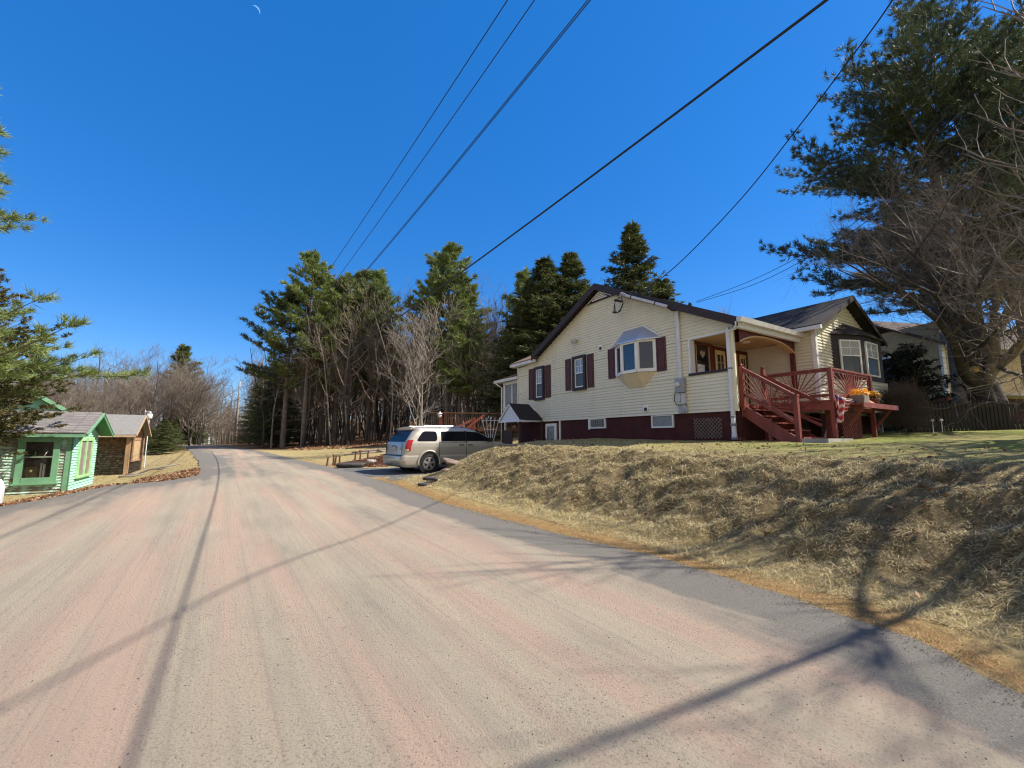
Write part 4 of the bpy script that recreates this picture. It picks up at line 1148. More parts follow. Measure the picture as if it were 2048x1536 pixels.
for sg, y in ((1, -.24), (-1, 3.04)):
    mb.bar((.37, y, 1.60), (.37, 1.4, 2.32), .03, .10); mb.bar((.395, y, 1.635), (.395, 1.4, 2.355), .02, .03)
mb.box(-3.5, .35, -.245, -.215, 1.54, 1.63)
mb.build('barge_board', m_green, rf)
mb = MB(); mb.slab([(.01, -.2, 1.60), (.35, -.2, 1.60), (.35, 1.4, 2.31), (.01, 1.4, 2.31)], (0, 0, -.012)); mb.slab([(.01, 3.0, 1.60), (.35, 3.0, 1.60), (.35, 1.4, 2.31), (.01, 1.4, 2.31)], (0, 0, -.012)); mb.build('soffit', m_soffit, rf)
mb = MB(); mb.box(-.11, .022, -.022, .02, -.45, 1.58); mb.box(.0, .022, -.022, .05, -.45, 1.6); mb.build('corner_board', m_green, shed)
FP = front(0)
w = MB(); rect(FP, -1.14, -.98, .16, 1.50, 0, .06, w); rect(FP, -.38, -.24, .16, 1.50, 0, .06, w); rect(FP, -1.16, -.22, 1.40, 1.52, 0, .065, w); rect(FP, -.98, -.38, .16, .34, 0, .07, w); rect(FP, -1.18, -.20, .13, .18, 0, .10, w)
w = w.build('window', m_green, shed)
rect(FP, -.98, -.38, .34, 1.40, .018, .021, MB()).build('backing', M('dim_interior', (.05, .048, .04), .8, .6, 3, c2=(.16, .15, .12)), w)
mb = MB(); rect(FP, -1.0, -.36, .93, .965, .02, .062, mb); rect(FP, -.99, -.96, .34, 1.4, .02, .05, mb); rect(FP, -.40, -.37, .34, 1.4, .02, .05, mb); mb.build('sash', M('green_grey_sash', (.25, .32, .22), .7, .3, 6), w)
# transparent pane
m_pane, nt, out = newmat('clear_pane'); g = NT(nt); tr = g.n('ShaderNodeBsdfTransparent'); gl = g.n('ShaderNodeBsdfGlossy'); gl.inputs['Roughness'].default_value = .03
fr_ = g.n('ShaderNodeFresnel'); mx = g.n('ShaderNodeMixShader'); g.l(fr_.outputs[0], mx.inputs[0]); g.l(tr.outputs[0], mx.inputs[1]); g.l(gl.outputs[0], mx.inputs[2]); g.l(mx.outputs[0], out.inputs[0])
mb = MB(); mb.quad(FP(-.98, .34, .056), FP(-.38, .34, .056), FP(-.38, 1.4, .056), FP(-.98, 1.4, .056)); mb.build('pane', m_pane, w)
def sthing(name, label, cat, x, y, z, group=None):
    wx = -13.70 + x*math.cos(SAZ) - y*math.sin(SAZ); wy = 13.52 + x*math.sin(SAZ) + y*math.cos(SAZ)
    return wx, wy, z
mb = MB(); mb.lathe((0, 0, 0), [(.02, 0), (.021, .10), (.008, .15), (.008, .21), (.0, .21)], 10); o = mb.build('bottle', M('green_bottle', (.10, .45, .12), .2), None, True)
o.location = sthing('', '', '', -.76, -.036, .966); tag(o, 'green glass bottle on the shelf inside the shed window', 'bottle')
mb = MB(); mb.tube([(0, 0, 0), (.03, 0, .10), (.07, 0, .16)], [.018, .02, .014], 8); o = mb.build('figurine', m_white, None, True)
o.location = sthing('', '', '', -.56, -.04, .966); o.rotation_euler = (0, 0, SAZ); tag(o, 'white figurine leaning on the shelf beside the bottle', 'figurine')
mb = MB(); mb.lathe((0, 0, 0), [(.12, 0), (.16, .2), (.13, .3), (.0, .32)], 12); o = mb.build('basket', M('olive_basket', (.22, .21, .11), .9, .3, 9), None, True)
o.scale = (1, .12, 1); o.location = sthing('', '', '', -.80, -.038, .345); o.rotation_euler = (0, 0, SAZ); tag(o, 'olive woven basket behind the lower pane of the shed window', 'basket')
mb = MB(); mb.box(-.02, .02, -.006, .006, 0, .42); mb.box(.04, .09, -.006, .006, 0, .38); o = mb.build('curtain_strip', m_white, None)
o.location = sthing('', '', '', -.60, -.036, .345); o.rotation_euler = (0, 0, SAZ); tag(o, 'pale cloth strip hanging in the lower shed window', 'curtain')
w = MB(); rect(ED, .66, .80, .28, 1.52, 0, .05, w); rect(ED, 2.0, 2.14, .28, 1.52, 0, .05, w); rect(ED, .66, 2.14, 1.42, 1.54, 0, .055, w); rect(ED, .60, 2.2, .22, .30, 0, .08, w); rect(ED, 1.34, 1.46, .30, 1.42, 0, .05, w)
w = w.build('window', M('pale_green_frame', (.36, .62, .30), .6, .2, 4), shed)
mb = MB(); rect(ED, .80, 1.34, .30, 1.42, 0, .02, mb); rect(ED, 1.46, 2.0, .30, 1.42, 0, .02, mb); mb.build('panel', M('grey_brown_board', (.24, .21, .17), .85, .3, 5), w)
# cottage with a taller green gable behind the shed
cot = thing('cottage', 'taller mint green cottage gable rising behind the small shed, under the hemlock boughs', 'cottage', (-18.15, 16.0, 0), R(48))
mb = MB(); lap(mb, front(0), -.3, 2.1, .09, K(-1.7), K(1.7)); lap(mb, front(0), 2.1, 3.2, .09, lambda z: -(3.22-z)*1.4, lambda z: (3.22-z)*1.4); mb.quad((1.7, 0, -.3), (1.7, 4, -.3), (1.7, 4, 2.1), (1.7, 0, 2.1)); mb.build('wall', m_mint_end, cot)
rf = MB()
for sg in (-1, 1): rf.slab([(0, -.4, 3.30), (0, 4, 3.30), (sg*1.95, 4, 1.95), (sg*1.95, -.4, 1.95)], (0, 0, .05))
rf = rf.build('roof', M('rusty_green_roof', (.10, .20, .10), .8, .3, 4, dirt=((.35, .16, .08), .7)), cot)
mb = MB()
for sg in (-1, 1): mb.bar((0, -.42, 3.30), (sg*1.97, -.42, 1.94), .03, .13)
mb.build('barge_board', m_green, rf)
mb = MB(); rect(front(0), -.4, .4, .9, 1.9, 0, .04, mb); w = mb.build('window', m_green, cot); rect(front(0), -.3, .3, 1.0, 1.8, .04, .05, MB()).build('pane', m_glass, w)
# white tank
mb = MB(); mb.lathe((0, 0, 0), [(.14, -.06), (.30, .02), (.33, .15), (.33, .48), (.27, .62), (.1, .69), (.05, .76), (0, .76)], 20)
o = mb.build('gas_tank', M('white_tank', (.74, .74, .72), .4, .06, 3), None, True); x_, y_ = px(-37, 9.2, 970), 9.2
o.location = (x_, y_, G(x_, y_)); tag(o, 'round white gas tank at the very edge beside the mint shed', 'tank')
# cedar hut
hut = thing('shingle_hut', 'brown cedar shingled hut with a grey roof behind the mint shed', 'hut', (-16.85, 19.10, 0), SAZ)
def shingles(P, z0, z1, lo, hi, seed):
    rng = random.Random(seed); V = []; Fc = []; C = []; z = z0
    while z < z1:
        s = lo(z) - rng.random()*.1; zt = z + .135
        while s < hi(z):
            w_ = rng.uniform(.05, .12); e = min(s + w_, hi(z)); s_ = max(s, lo(z)); o = .022 + rng.random()*.016; dz = rng.uniform(-.018, .012)
            if e > s_ + .01:
                b = len(V); V += [P(s_, z+dz, o), P(e-.006, z+dz, o), P(e-.006, zt, .004), P(s_, zt, .004), P(s_, z+dz, .0), P(e-.006, z+dz, .0)]
                Fc += [(b, b+1, b+2, b+3), (b+4, b+5, b+1, b)]
                f = max(0, min(1, (z - .45)/.9 + rng.uniform(-.3, .3)))
                lo_, hi_ = (.085, .068, .058), (.105, .044, .020); k_ = rng.uniform(.5, 1.45)
                C += [tuple((a*(1-f) + b_*f)*k_ for a, b_ in zip(lo_, hi_))]*6
            s += w_
        z += .098
    return V, Fc, C
V1, F1, C1 = shingles(front(0), -.5, 1.62, K(-3.0), K(0), 1)
o = np_mesh('wall', np.array(V1), np.array(F1), m_cedar, hut, col=np.array(C1))
V1, F1, C1 = shingles(ED, -.5, 2.42, K(0) if 0 else (lambda z: 0 if z < 1.65 else (z-1.65)*1.85), lambda z: 3.2 if z < 1.65 else 3.2-(z-1.65)*1.85, 2)
np_mesh('wall', np.array(V1), np.array(F1), m_cedar, hut, col=np.array(C1))
mb = MB(); mb.box(-3.0, -.03, .04, 3.16, -.5, 1.62); mb.poly([(-.03, 0.05, 1.6), (-.03, 3.15, 1.6), (-.03, 1.6, 2.45)]); mb.build('core', M('dark_core', (.05, .03, .02), .9), hut)
rf = MB()
rf.slab([(-3.2, -.22, 1.62), (.25, -.22, 1.62), (.25, 1.6, 2.56), (-3.2, 1.6, 2.56)], (0, -.01, .05)); rf.slab([(-3.2, 3.42, 1.62), (.25, 3.42, 1.62), (.25, 1.6, 2.56), (-3.2, 1.6, 2.56)], (0, .01, .05))
rf = rf.build('roof', M('grey_shingle', (.23, .22, .205), .9, .3, 10, bump=.5, bscale=60, stretch=(1, 3, 3)), hut)
mb = MB()
for y in (-.24, 3.44): mb.bar((.26, y, 1.61), (.26, 1.6, 2.56), .03, .09)
mb.box(-3.2, .24, -.245, -.215, 1.56, 1.64)
mb.build('barge_board', M('pale_pine_board', (.46, .32, .20), .7, .2, 5), rf)
mb = MB(); mb.box(-.09, .05, -.05, .0, -.5, 1.6); mb.box(.03, .055, -.05, .10, -.5, 1.6); mb.box(.0, .055, 3.10, 3.22, -.5, 1.65); mb.build('corner_board', m_orangewood, hut)
w = MB(); rect(ED, .62, .74, .5, 1.52, .02, .07, w); rect(ED, 2.08, 2.2, .5, 1.52, .02, .07, w); rect(ED, .62, 2.2, 1.42, 1.54, .02, .075, w); rect(ED, .55, 2.27, .46, .54, .02, .10, w)
w = w.build('window', m_orangewood, hut)
mb = MB()
for i in range(5): rect(ED, .76+.265*i, .76+.265*i+.235, .54, 1.42, .03, .055, mb)
mb.build('shutter', M('pale_boards', (.50, .36, .20), .75, .2, 6), w)
rect(ED, .74, 2.08, .54, 1.42, .02, .03, MB()).build('backing', m_darktrim, w)
# yard lamp behind the hut
lx, ly = px(295, 22.5), 22.5
lamp = thing('yard_lamp', 'white yard lamp with a grey cap on a thin post behind the cedar hut', 'lamp', (lx, ly, G(lx, ly)))
zl_ = 2.70 - G(lx, ly)
mb = MB(); mb.tube([(0, 0, -.2), (0, 0, zl_-.16)], .022, 8); mb.tube([(-.22, 0, zl_-.3), (-.24, 0, zl_+.28)], .02, 6); mb.tube([(-.24, 0, zl_+.18), (0, 0, zl_+.22)], .015, 6); mb.tube([(-.22, 0, zl_-.29), (0, 0, zl_-.24)], .015, 6); mb.build('post', m_vinylwhite, lamp)
mb = MB(); mb.lathe((0, 0, zl_-.18), [(.08, 0), (.12, .04), (.125, .24), (.10, .26)], 14); mb.build('lamp_body', m_white, lamp, True)
mb = MB(); mb.lathe((0, 0, zl_+.08), [(.10, 0), (.09, .06), (.05, .13), (0, .15)], 14); mb.build('cap', m_grey, lamp, True)
# fallen branch
mb = MB(); P_ = [(-16.2, 18.35), (-15.9, 18.5), (-15.55, 18.75), (-15.3, 18.8), (-14.95, 19.25), (-14.6, 19.5)]
mb.tube([(x, y, G(x, y) + .06 + .10*(i > 1)) for i, (x, y) in enumerate(P_)], [.05, .05, .045, .04, .03, .015], 7)
mb.tube([(x, y, G(x, y) + .12) for x, y in ((-15.3, 18.8), (-15.0, 18.6), (-14.6, 18.75))], [.03, .02, .01], 6); 
o = mb.build('fallen_branch', m_birch, None, True); tag(o, 'pale bare fallen branch lying on dry grass at the hut corner', 'branch')
o = MB().tube([(x, y, G(x, y) + .05) for x, y in ((-15.9, 17.7), (-15.6, 18.1), (-15.3, 18.35))], [.04, .035, .02], 6).build('fallen_branch', m_birch, None, True); tag(o, 'short stick on the leaf litter below the hut corner', 'branch')

# ------------------------------------------------------------------ neighbour house, fence
nb_ = thing('neighbour_house', 'second cream house with a red base behind the picket fence and bare tree', 'house', (24.4, 24.0, 0), R(10))
NL = lambda s, z, o: (-o, s, z)
mb = MB(); lap(mb, NL, 3.9, 8.2, .11, K(0), K(9)); mb.build('wall', M('olive_cream_siding', (.52, .40, .21), .6, .06, 2), nb_)  # shaded-side copy of the cream siding, shade put into its colour
mb = MB(); lap(mb, front(0), 3.9, 6.75, .11, K(0), K(16)); mb.build('wall', M('tan_siding', (.56, .44, .23), .6, .06, 2), nb_)  # sunlit-side copy of the cream siding, warm light put into its colour
mb = MB(); mb.box(.05, 16, .05, 9, 1.0, 3.898); mb.build('foundation', M('brick_red_base', (.16, .05, .03), .9, .3, 3), nb_)
mb = MB(); mb.box(-.03, .20, -.03, .10, 3.88, 6.8); mb.box(.5, .58, -.04, .02, 4.2, 6.6); mb.build('corner_trim', m_white, nb_)
rf = MB(); rf.slab([(-.4, -.5, 6.65), (16.4, -.5, 6.65), (16.4, 4.6, 9.4), (-.4, 4.6, 9.4)], (0, -.02, .1)); rf.slab([(-.4, 9.5, 6.65), (16.4, 9.5, 6.65), (16.4, 4.6, 9.4), (-.4, 4.6, 9.4)], (0, .02, .1))
rf = rf.build('roof', M('brown_shingle', (.075, .046, .034), .9, .4, 10), nb_)
mb = MB(); mb.box(-.4, 16.4, -.56, -.48, 6.56, 6.72); mb.build('gutter', m_gutter, rf)
for (s0, s1) in ((1.5, 1.95), (2.25, 3.5)):
    w = MB(); rect(NL, s0-.12, s0, 5.1, 6.65, 0, .07, w); rect(NL, s1, s1+.12, 5.1, 6.65, 0, .07, w); rect(NL, s0, s1, 6.53, 6.65, 0, .07, w); rect(NL, s0, s1, 5.1, 5.2, 0, .07, w); rect(NL, s0, s1, 5.82, 5.88, 0, .05, w)
    w = w.build('window', m_vinylwhite, nb_); rect(NL, s0, s1, 5.2, 6.53, .0, .03, MB()).build('pane', M('navy_glass', (.012, .016, .035), .1), w)
for s0 in (2.1, 9.0):
    w = MB(); P = front(0); rect(P, s0-.15, s0, 5.3, 6.5, 0, .07, w); rect(P, s0+.5, s0+.65, 5.3, 6.5, 0, .07, w); rect(P, s0, s0+.5, 6.4, 6.5, 0, .07, w); w = w.build('window', m_white, nb_); rect(P, s0, s0+.5, 5.3, 6.4, 0, .03, MB()).build('pane', m_glass, w)
mb = MB(); mb.box(.4, 6, -1.6, -.0, 3.78, 3.9); mb.bar((.6, -.9, 4.0), (2.4, -1.5, 5.1), .06, .10); mb.bar((2.2, -1.5, 5.0), (4.8, -1.4, 4.2), .06, .12); mb.build('side_porch', M('pale_porch_wood', (.42, .38, .32), .7), nb_)
# picket fence
A = Vector((14.55, 15.75, 0)); B = Vector((24.5, 13.4, 0)); d = (B-A); L = d.length; d.normalize()
fence = thing('picket_fence', 'dark weathered wooden picket fence in the shade below the neighbour house', 'fence', (A.x, A.y, 0), math.atan2(d.y, d.x))
pk = MB(); n = int(L/.115)
for i in range(n):
    s = i*.115; w_ = A + d*s; z = G(w_.x, w_.y); h = 1.06 + random.uniform(-.025, .025)
    pk.slab([(s, 0, z-.05), (s+.09, 0, z-.05), (s+.09, 0, z+h-.07), (s+.045, 0, z+h), (s, 0, z+h-.07)], (0, .02, 0))
m_fence = M('fence_wood', (.035, .030, .027), .9, .4, 4, stretch=(3, 3, .4))
pk.build('picket', m_fence, fence)
mb = MB()
for k in range(5):
    s = L*k/4; w_ = A + d*s; z = G(w_.x, w_.y); mb.box(s-.05, s+.05, .05, .15, z-.2, z+1.1)
for h in (.25, .85):
    for k in range(8):
        s0, s1 = L*k/8, L*(k+1)/8; a = A+d*s0; b = A+d*s1; mb.bar((s0, .035, G(a.x, a.y)+h), (s1, .035, G(b.x, b.y)+h), .03, .09)
mb.build('rail', m_fence, fence)
# small white garden lights by the fence
for (u, v, Y) in ((1868, 834, 14.6), (1886, 835, 14.7)):
    x = px(u, Y); mb = MB(); z = G(x, Y); mb.tube([(0, 0, -.1), (0, 0, .38)], .012, 6); mb.lathe((0, 0, .38), [(.03, 0), (.05, .03), (.045, .07), (0, .09)], 8)
    o = mb.build('garden_light', m_white, None); o.location = (x, Y, z); tag(o, 'small white stake light before the picket fence, ' + ('nearer the bare shrub' if u < 1880 else 'farther from the bare shrub'), 'garden light', 'stake lights at the fence')

# ------------------------------------------------------------------ bits round the driveway
def stone(name, x, y, sx, sy, sz, label, cat='stone', seed=0, rz=0, tilt=0, mat=None, group=None, dz=0):
    rng = np.random.default_rng(seed); bmv = []; fs = []
    k, m = 12, 6
    V = []
    for i in range(m+1):
        ph = math.pi*i/m
        for j in range(k):
            th = 2*math.pi*j/k; q = np.array([math.sin(ph)*math.cos(th), math.sin(ph)*math.sin(th), math.cos(ph)])
            q = np.sign(q)*np.abs(q)**.55
            q = q*(1 + .16*math.sin(3*th+seed) * math.sin(ph) + .10*rng.normal()*(0 < i < m))
            V.append(q*[sx, sy, sz])
    F_ = [(i*k+j, (i+1)*k+j, (i+1)*k+(j+1) % k, i*k+(j+1) % k) for i in range(m) for j in range(k)]
    o = np_mesh(name, np.array(V), np.array(F_), mat or m_stone, None)
    o.location = (x, y, G(x, y) + sz*.5 + dz); o.rotation_euler = (tilt, tilt*.5, rz)
    return tag(o, label, cat, group)
m_stone2 = M('pale_stone', (.42, .38, .33), .85, .3, 6, bump=.5, bscale=16); m_stone3 = M('dark_stone', (.06, .058, .056), .8, .4, 6, bump=.5, bscale=16)
stone('stone', px(905, 14.5), 14.5, .34, .20, .05, 'flat brown flagstone tilted on the end of the bank beside the van', seed=1, rz=.5, tilt=.35, mat=M('brown_stone', (.20, .15, .12), .85, .3, 6), dz=.10)
stone('stone', px(868, 13.3), 13.3, .20, .14, .05, 'pale flat stone on the bank end below the rear wheel', seed=2, rz=.2, mat=m_stone2)
stone('stone', px(864, 13.2), 13.2, .24, .15, .045, 'dark slab lying on top of the pale stone near the rear wheel', seed=3, rz=-.2, mat=m_stone3, dz=.10)
stone('stone', px(850, 12.8), 12.8, .16, .12, .06, 'dark rough stone lowest on the bank end by the driveway', seed=4, mat=m_stone3)
stone('stone', px(893, 14.1), 14.1, .10, .08, .05, 'small pinkish stone beside the tilted flagstone', seed=5, mat=M('pink_stone', (.35, .24, .20), .85))
# dead plant bed
m_dead = M('dead_stem', (.16, .075, .048), .9, .4, 5)
bx, by = xy_of(7.0, 20.6)
rng = np.random.default_rng(5)
segs = []
for i in range(1500):
    a = rng.uniform(0, 6.28); r = math.sqrt(rng.random()); n_, t_ = 7.0 + 2.5*r*math.cos(a), 20.6 + 1.5*r*math.sin(a)
    x, y = xy_of(n_, t_); z = G(x, y) + rng.uniform(0, .28)*(1-r*r); d = rng.normal(0, .10, 3)*[1, 1, .35]
    segs.append((x-d[0], y-d[1], z-d[2]*.5, x+d[0], y+d[1], z+d[2]*.8+.02, .010, .006))
V, F = tubes_np(segs, 3); o = np_mesh('dead_plants', V, F, m_dead); tag(o, 'heap of matted reddish brown dead stems in the bed behind the van', 'plant bed', kind='stuff')
pi = 0
for (u, Y, h) in ((656, 19.6, .30), (668, 20.0, .42), (672, 19.9, .36), (680, 20.3, .34), (711, 21.2, .40), (721, 21.5, .46), (736, 21.9, .38)):
    x = px(u, Y, 900); mb = MB(); z = G(x, Y)
    mb.tube([(0, 0, -.1), (.01, 0, h*.5), (.03*(-1)**pi, .01, h)], [.05, .04, .035], 7); mb.tube([(.02, 0, h*.7), (.08, 0, h*.95)], [.02, .012], 5)
    o = mb.build('cut_stem', m_dead, None); o.location = (x, Y, z + .08); tag(o, 'cut brown stub standing in the dead plant bed by the driveway', 'plant stub', 'cut stubs in the dead plant bed'); pi += 1
stone('stone', px(742, 19.2), 19.2, .16, .11, .09, 'larger of two cream stones in the dead plant bed', seed=8, mat=m_stone2, dz=.15)
stone('stone', px(750, 19.3), 19.3, .10, .08, .07, 'smaller of two cream stones in the dead plant bed', seed=9, mat=m_stone2, dz=.15)
stone('stone', px(706, 18.7), 18.7, .55, .26, .11, 'long dark flat rock along the edge of the dead plant bed', cat='rock', seed=10, mat=m_stone3, rz=.3, dz=.05)
# logs on the lawn behind the bed
for i, (u0, u1, Y) in enumerate(((690, 800, 25.5), (705, 790, 27.2))):
    x0, x1 = px(u0, Y), px(u1, Y+1.5); mb = MB(); mb.tube([(x0, Y, G(x0, Y)+.04), ((x0+x1)/2, Y+.75, G((x0+x1)/2, Y+.75)+.05), (x1, Y+1.5, G(x1, Y+1.5)+.04)], [.055, .07, .06], 9)
    o = mb.build('log', m_birch if i == 0 else m_wood_old, None, True); tag(o, ['pale log lying on the lawn behind the plant bed, nearer one', 'grey log lying on the lawn behind the pale log'][i], 'log')
# white fan trellis
tx, ty = px(981, 19.6, 860), 19.6
tre = thing('trellis', 'white fan trellis standing by the house behind the van bonnet', 'trellis', (tx, ty, .2), R(15))
mb = MB()
for k in range(5): f = (k-2)/2; mb.bar((f*.06, 0, 0), (f*.08, 0, 1.0), .022, .018); mb.bar((f*.08, 0, 1.0), (f*.42, 0, 2.25), .022, .018)
mb.build('slat', m_white, tre)
mb = MB(); mb.bar((-.26, .015, 1.72), (.26, .015, 1.72), .018, .022); mb.bar((-.42, .015, 2.12), (.42, .015, 2.12), .018, .022); mb.bar((-.10, .015, 1.1), (.10, .015, 1.1), .018, .022); mb.build('crosspiece', m_white, tre)
# lattice screen with white flowers behind the trellis
# rear deck of the house
rd = thing('rear_deck', 'red brown raised rear deck with steps beyond the minivan roof', 'deck', (px(930, 27), 27, 1.2), R(12))
m_rail = M('brown_rail', (.15, .07, .04), .8, .3, 4)
mb = MB(); mb.box(-2.2, 3.4, 0, 3, .9, 1.0); mb.box(-2.2, 3.4, -.03, 0, .75, 1.0); mb.build('floor', m_rail, rd)
mb = MB()
for x in np.arange(-2.1, 3.4, .13): mb.box(x, x+.04, -.02, .02, 1.0, 1.85)
mb.box(-2.2, 3.4, -.06, .04, 1.85, 1.92); mb.build('railing', m_rail, rd)
for x in (-1.55, .45):
    mb = MB(); mb.box(x-.10, x+.10, -.75, -.55, -1, 1.55); mb.build('post', m_redwood, rd)
mb = MB(); mb.bar((-1.3, -.7, .6), (.5, -.3, 1.5), .06, .14); mb.bar((-.5, -.9, .5), (1.1, -.7, 1.75), .06, .14); mb.build('stair_rail', m_redwood, rd)
for x in (-2.1, .6, 3.3):
    mb = MB(); mb.box(x-.05, x+.05, .02, .12, -1.2, 1.0); mb.build('post', m_rail, rd)
bl = thing('deck_lantern', 'white lantern on the rear deck post above the van roof', 'lantern', (px(879, 26.2), 26.2, 2.78))
mb = MB(); mb.lathe((0, 0, 0), [(.06, 0), (.10, .06), (.09, .2), (.0, .22)], 8); mb.build('body', m_white, bl)
mb = MB(); mb.lathe((0, 0, .2), [(.16, 0), (.05, .1), (.0, .2)], 8); mb.build('cap', m_conduit, bl)

# ------------------------------------------------------------------ poles and wires
P1x, P1y = -38.3, 60.0
def pole(name, x, y, ztop, r, label, arms=()):
    o = thing(name, label, 'utility pole', (x, y, 0))
    z = G(x, y); mb = MB(); mb.tube([(0, 0, z-.5), (.03, 0, (z+ztop)/2), (0, 0, ztop)], [r, r*.85, r*.65], 10); mb.build('shaft', m_pole, o, True)
    mb = MB()
    for zz in arms: mb.tube([(0, -r, zz), (0, -r-.15, zz)], [.03, .05], 6)
    mb.build('insulator', m_conduit, o); return o
pole('utility_pole', P1x, P1y, 9.5, .17, 'tall pale wooden utility pole beside the road bend before the dark spruces', (9.3, 9.0, 8.6))
pole('utility_pole', -82.6, 116, 9.3, .17, 'distant slim utility pole beyond the crest of the road', (9.0,))
Qx, Qy = 7.4, -2.2
EYE = np.array([0, 0, 1.5]); cp, sp_ = math.cos(math.atan(109/860)), math.sin(math.atan(109/860))
def ray(u, v):
    xc, yc = (u-1024)/860, (768-v)/860
    return np.array([xc, cp - yc*sp_, sp_ + yc*cp])
def wire(label, Fp, u, Zn, mid, r, extend=9., offs=(0.,)):
    """cable from Fp that passes over (u, top of frame) at height Zn, sagging through a mid sight line"""
    rr_ = ray(u, 0); N = EYE + rr_*((Zn-1.5)/rr_[2]); Fp = np.array(Fp, float)
    h = N[:2] - Fp[:2]; Lh = np.linalg.norm(h); h /= Lh
    m = ray(*mid); nrm = np.array([h[1], -h[0]]); t = ((Fp[:2]).dot(nrm))/(m[:2].dot(nrm)); Mp = EYE + m*t; sm = (Mp[:2]-Fp[:2]).dot(h)
    A_ = np.array([[sm**2, sm], [Lh**2, Lh]]); c2, c1 = np.linalg.solve(A_, [Mp[2]-Fp[2], N[2]-Fp[2]])
    mb = MB()
    for of in offs:
        pts = []
        for i in range(61):
            s = (Lh + extend)*i/60; q = Fp[:2] + h*s; pts.append((q[0], q[1], Fp[2] + c1*s + c2*s*s + of*min(1, s/3)))
        mb.tube(pts, r, 6)
    o = mb.build('power_line', m_cable, None, True); tag(o, label, 'power line', 'lines strung along the road'); return o
wire('uppermost thin power line over the road, first from the open sky side', (P1x, P1y-.3, 9.3), 1015, 9.6, (655, 545), .010)
wire('thin power line over the road, second from the open sky side', (P1x, P1y-.3, 9.0), 1069, 9.6, (683, 545), .010)
wire('paired telephone line over the road, between the thin lines and the thick cable', (P1x, P1y-.3, 8.6), 1181, 8.6, (735, 540), .010, offs=(0, .06))
wire('thick black cable crossing the sky above the cream house gable', (P1x, P1y-.3, 7.4), 1653, 5.35, (1180, 355), .014)
# service drop
def drop(name, label, pts_px, r, tail=()):
    """pts: (u, v, Y)"""
    q = [EYE + ray(u, v)*(Y/ray(u, v)[1]) for u, v, Y in pts_px]
    q += [np.array(t_, float) for t_ in tail]
    out = []
    n = len(q)
    for i in range(n-1):
        p0, p1, p2, p3 = q[max(i-1, 0)], q[i], q[i+1], q[min(i+2, n-1)]
        for j in range(12):
            t = j/12; out.append(.5*((2*p1) + (-p0+p2)*t + (2*p0-5*p1+4*p2-p3)*t*t + (-p0+3*p1-3*p2+p3)*t**3))
    out.append(q[-1]); 
    o = MB().tube([tuple(p) for p in out], r, 6).build(name, m_cable, None, True); tag(o, label, 'cable', None); return o
drop('service_cable', 'black service cable drooping from the sky to the mast on the house gable', [(1266, 597, 15.0), (1352, 532, 13.4), (1480, 400, 11.2), (1600, 250, 9.2), (1700, 118, 7.8), (1785, 0, 6.8), (1960, -280, 5.0)], .014, tail=((6.75, 2.3, 9.75), (6.9, -2.5, 10.1)))
drop('service_cable', 'thin wire behind the porch roof running up to the pine, upper of two', [(1393, 603, 24), (1500, 562, 21), (1600, 512, 18.5), (1730, 430, 15.5), (2048, 165, 11), (2300, -90, 9)], .012)
drop('service_cable', 'thin wire behind the porch roof running up to the pine, lower of two', [(1393, 605, 24), (1500, 572, 21), (1600, 524, 18.5), (1730, 445, 15.5), (2048, 185, 11), (2300, -60, 9)], .012)

# ------------------------------------------------------------------ trees
I = np.interp
def prof(*pts):
    xs, ys = zip(*pts); return lambda z: float(np.interp(z, xs, ys))
FT = (14, .42, .078)
pineA = conifer('pine_tree', 11, 19, 8.5, prof((8, 2.2), (10, 3.4), (14, 3.2), (17, 2.2), (19, .3)), .26, .62, 6, mat=m_pine, tuft=FT, twigstep=.45)
pineB = conifer('pine_tree', 12, 17, 6.5, prof((6, 3.0), (8, 3.9), (12, 3.2), (15, 2.0), (17, .3)), .24, .75, 5, mat=m_pine, tuft=FT, sidebias=(math.pi, .35), twigstep=.45)
pineC = conifer('pine_tree', 13, 15, 4.5, prof((4, 1.8), (7, 2.7), (11, 2.2), (15, .25)), .20, .6, 6, mat=m_pine, tuft=FT, twigstep=.45)
spruceA = conifer('spruce_tree', 14, 16, 1.2, prof((1, 3.3), (6, 2.8), (11, 1.7), (16, .12)), .2, .36, 8, 'spruce', m_spruce, (6, .24, .075), .34, dead=False, twigstep=.3)
spruceB = conifer('spruce_tree', 15, 17, 2.0, prof((1, 3.9), (7, 3.1), (12, 1.7), (17, .12)), .22, .40, 8, 'spruce', m_spruce, (6, .26, .08), .36, dead=False, twigstep=.3)
BK = dict(kids=(4, 6), wig=.12, ang=(.45, .85))
bareA = bare_tree('bare_tree', 21, 14, .15, 4, (m_bark, m_twig), start=.35, rmin=.011, **BK)
bareB = bare_tree('bare_tree', 22, 14, .13, 4, (m_bark, m_twig), start=.30, up=.25, rmin=.011, kids=(4, 5), ang=(.35, .7))
bareC = bare_tree('bare_tree', 23, 13, .14, 4, (m_bark, m_twig), start=.2, rmin=.011, **BK)
bareD = bare_tree('bare_tree', 24, 12, .12, 4, (m_birch, m_birch), start=.22, up=.2, rmin=.010, kids=(4, 6), ang=(.4, .75))
thinA = bare_tree('thin_tree', 25, 15, .09, 3, (m_bark, m_twig), start=.25, rmin=.010, kids=(3, 5), ratio=(.16, .34), ang=(.5, 1.1), wig=.07)
thinB = bare_tree('thin_tree', 26, 14, .11, 3, (m_bark, m_twig), start=.15, rmin=.010, kids=(4, 5), ratio=(.14, .32), ang=(.6, 1.2), wig=.06)
thinC = bare_tree('thin_tree', 27, 13, .07, 3, (m_birch, m_twig), start=.3, rmin=.010, kids=(3, 4), ratio=(.2, .36), ang=(.4, .9), wig=.07)
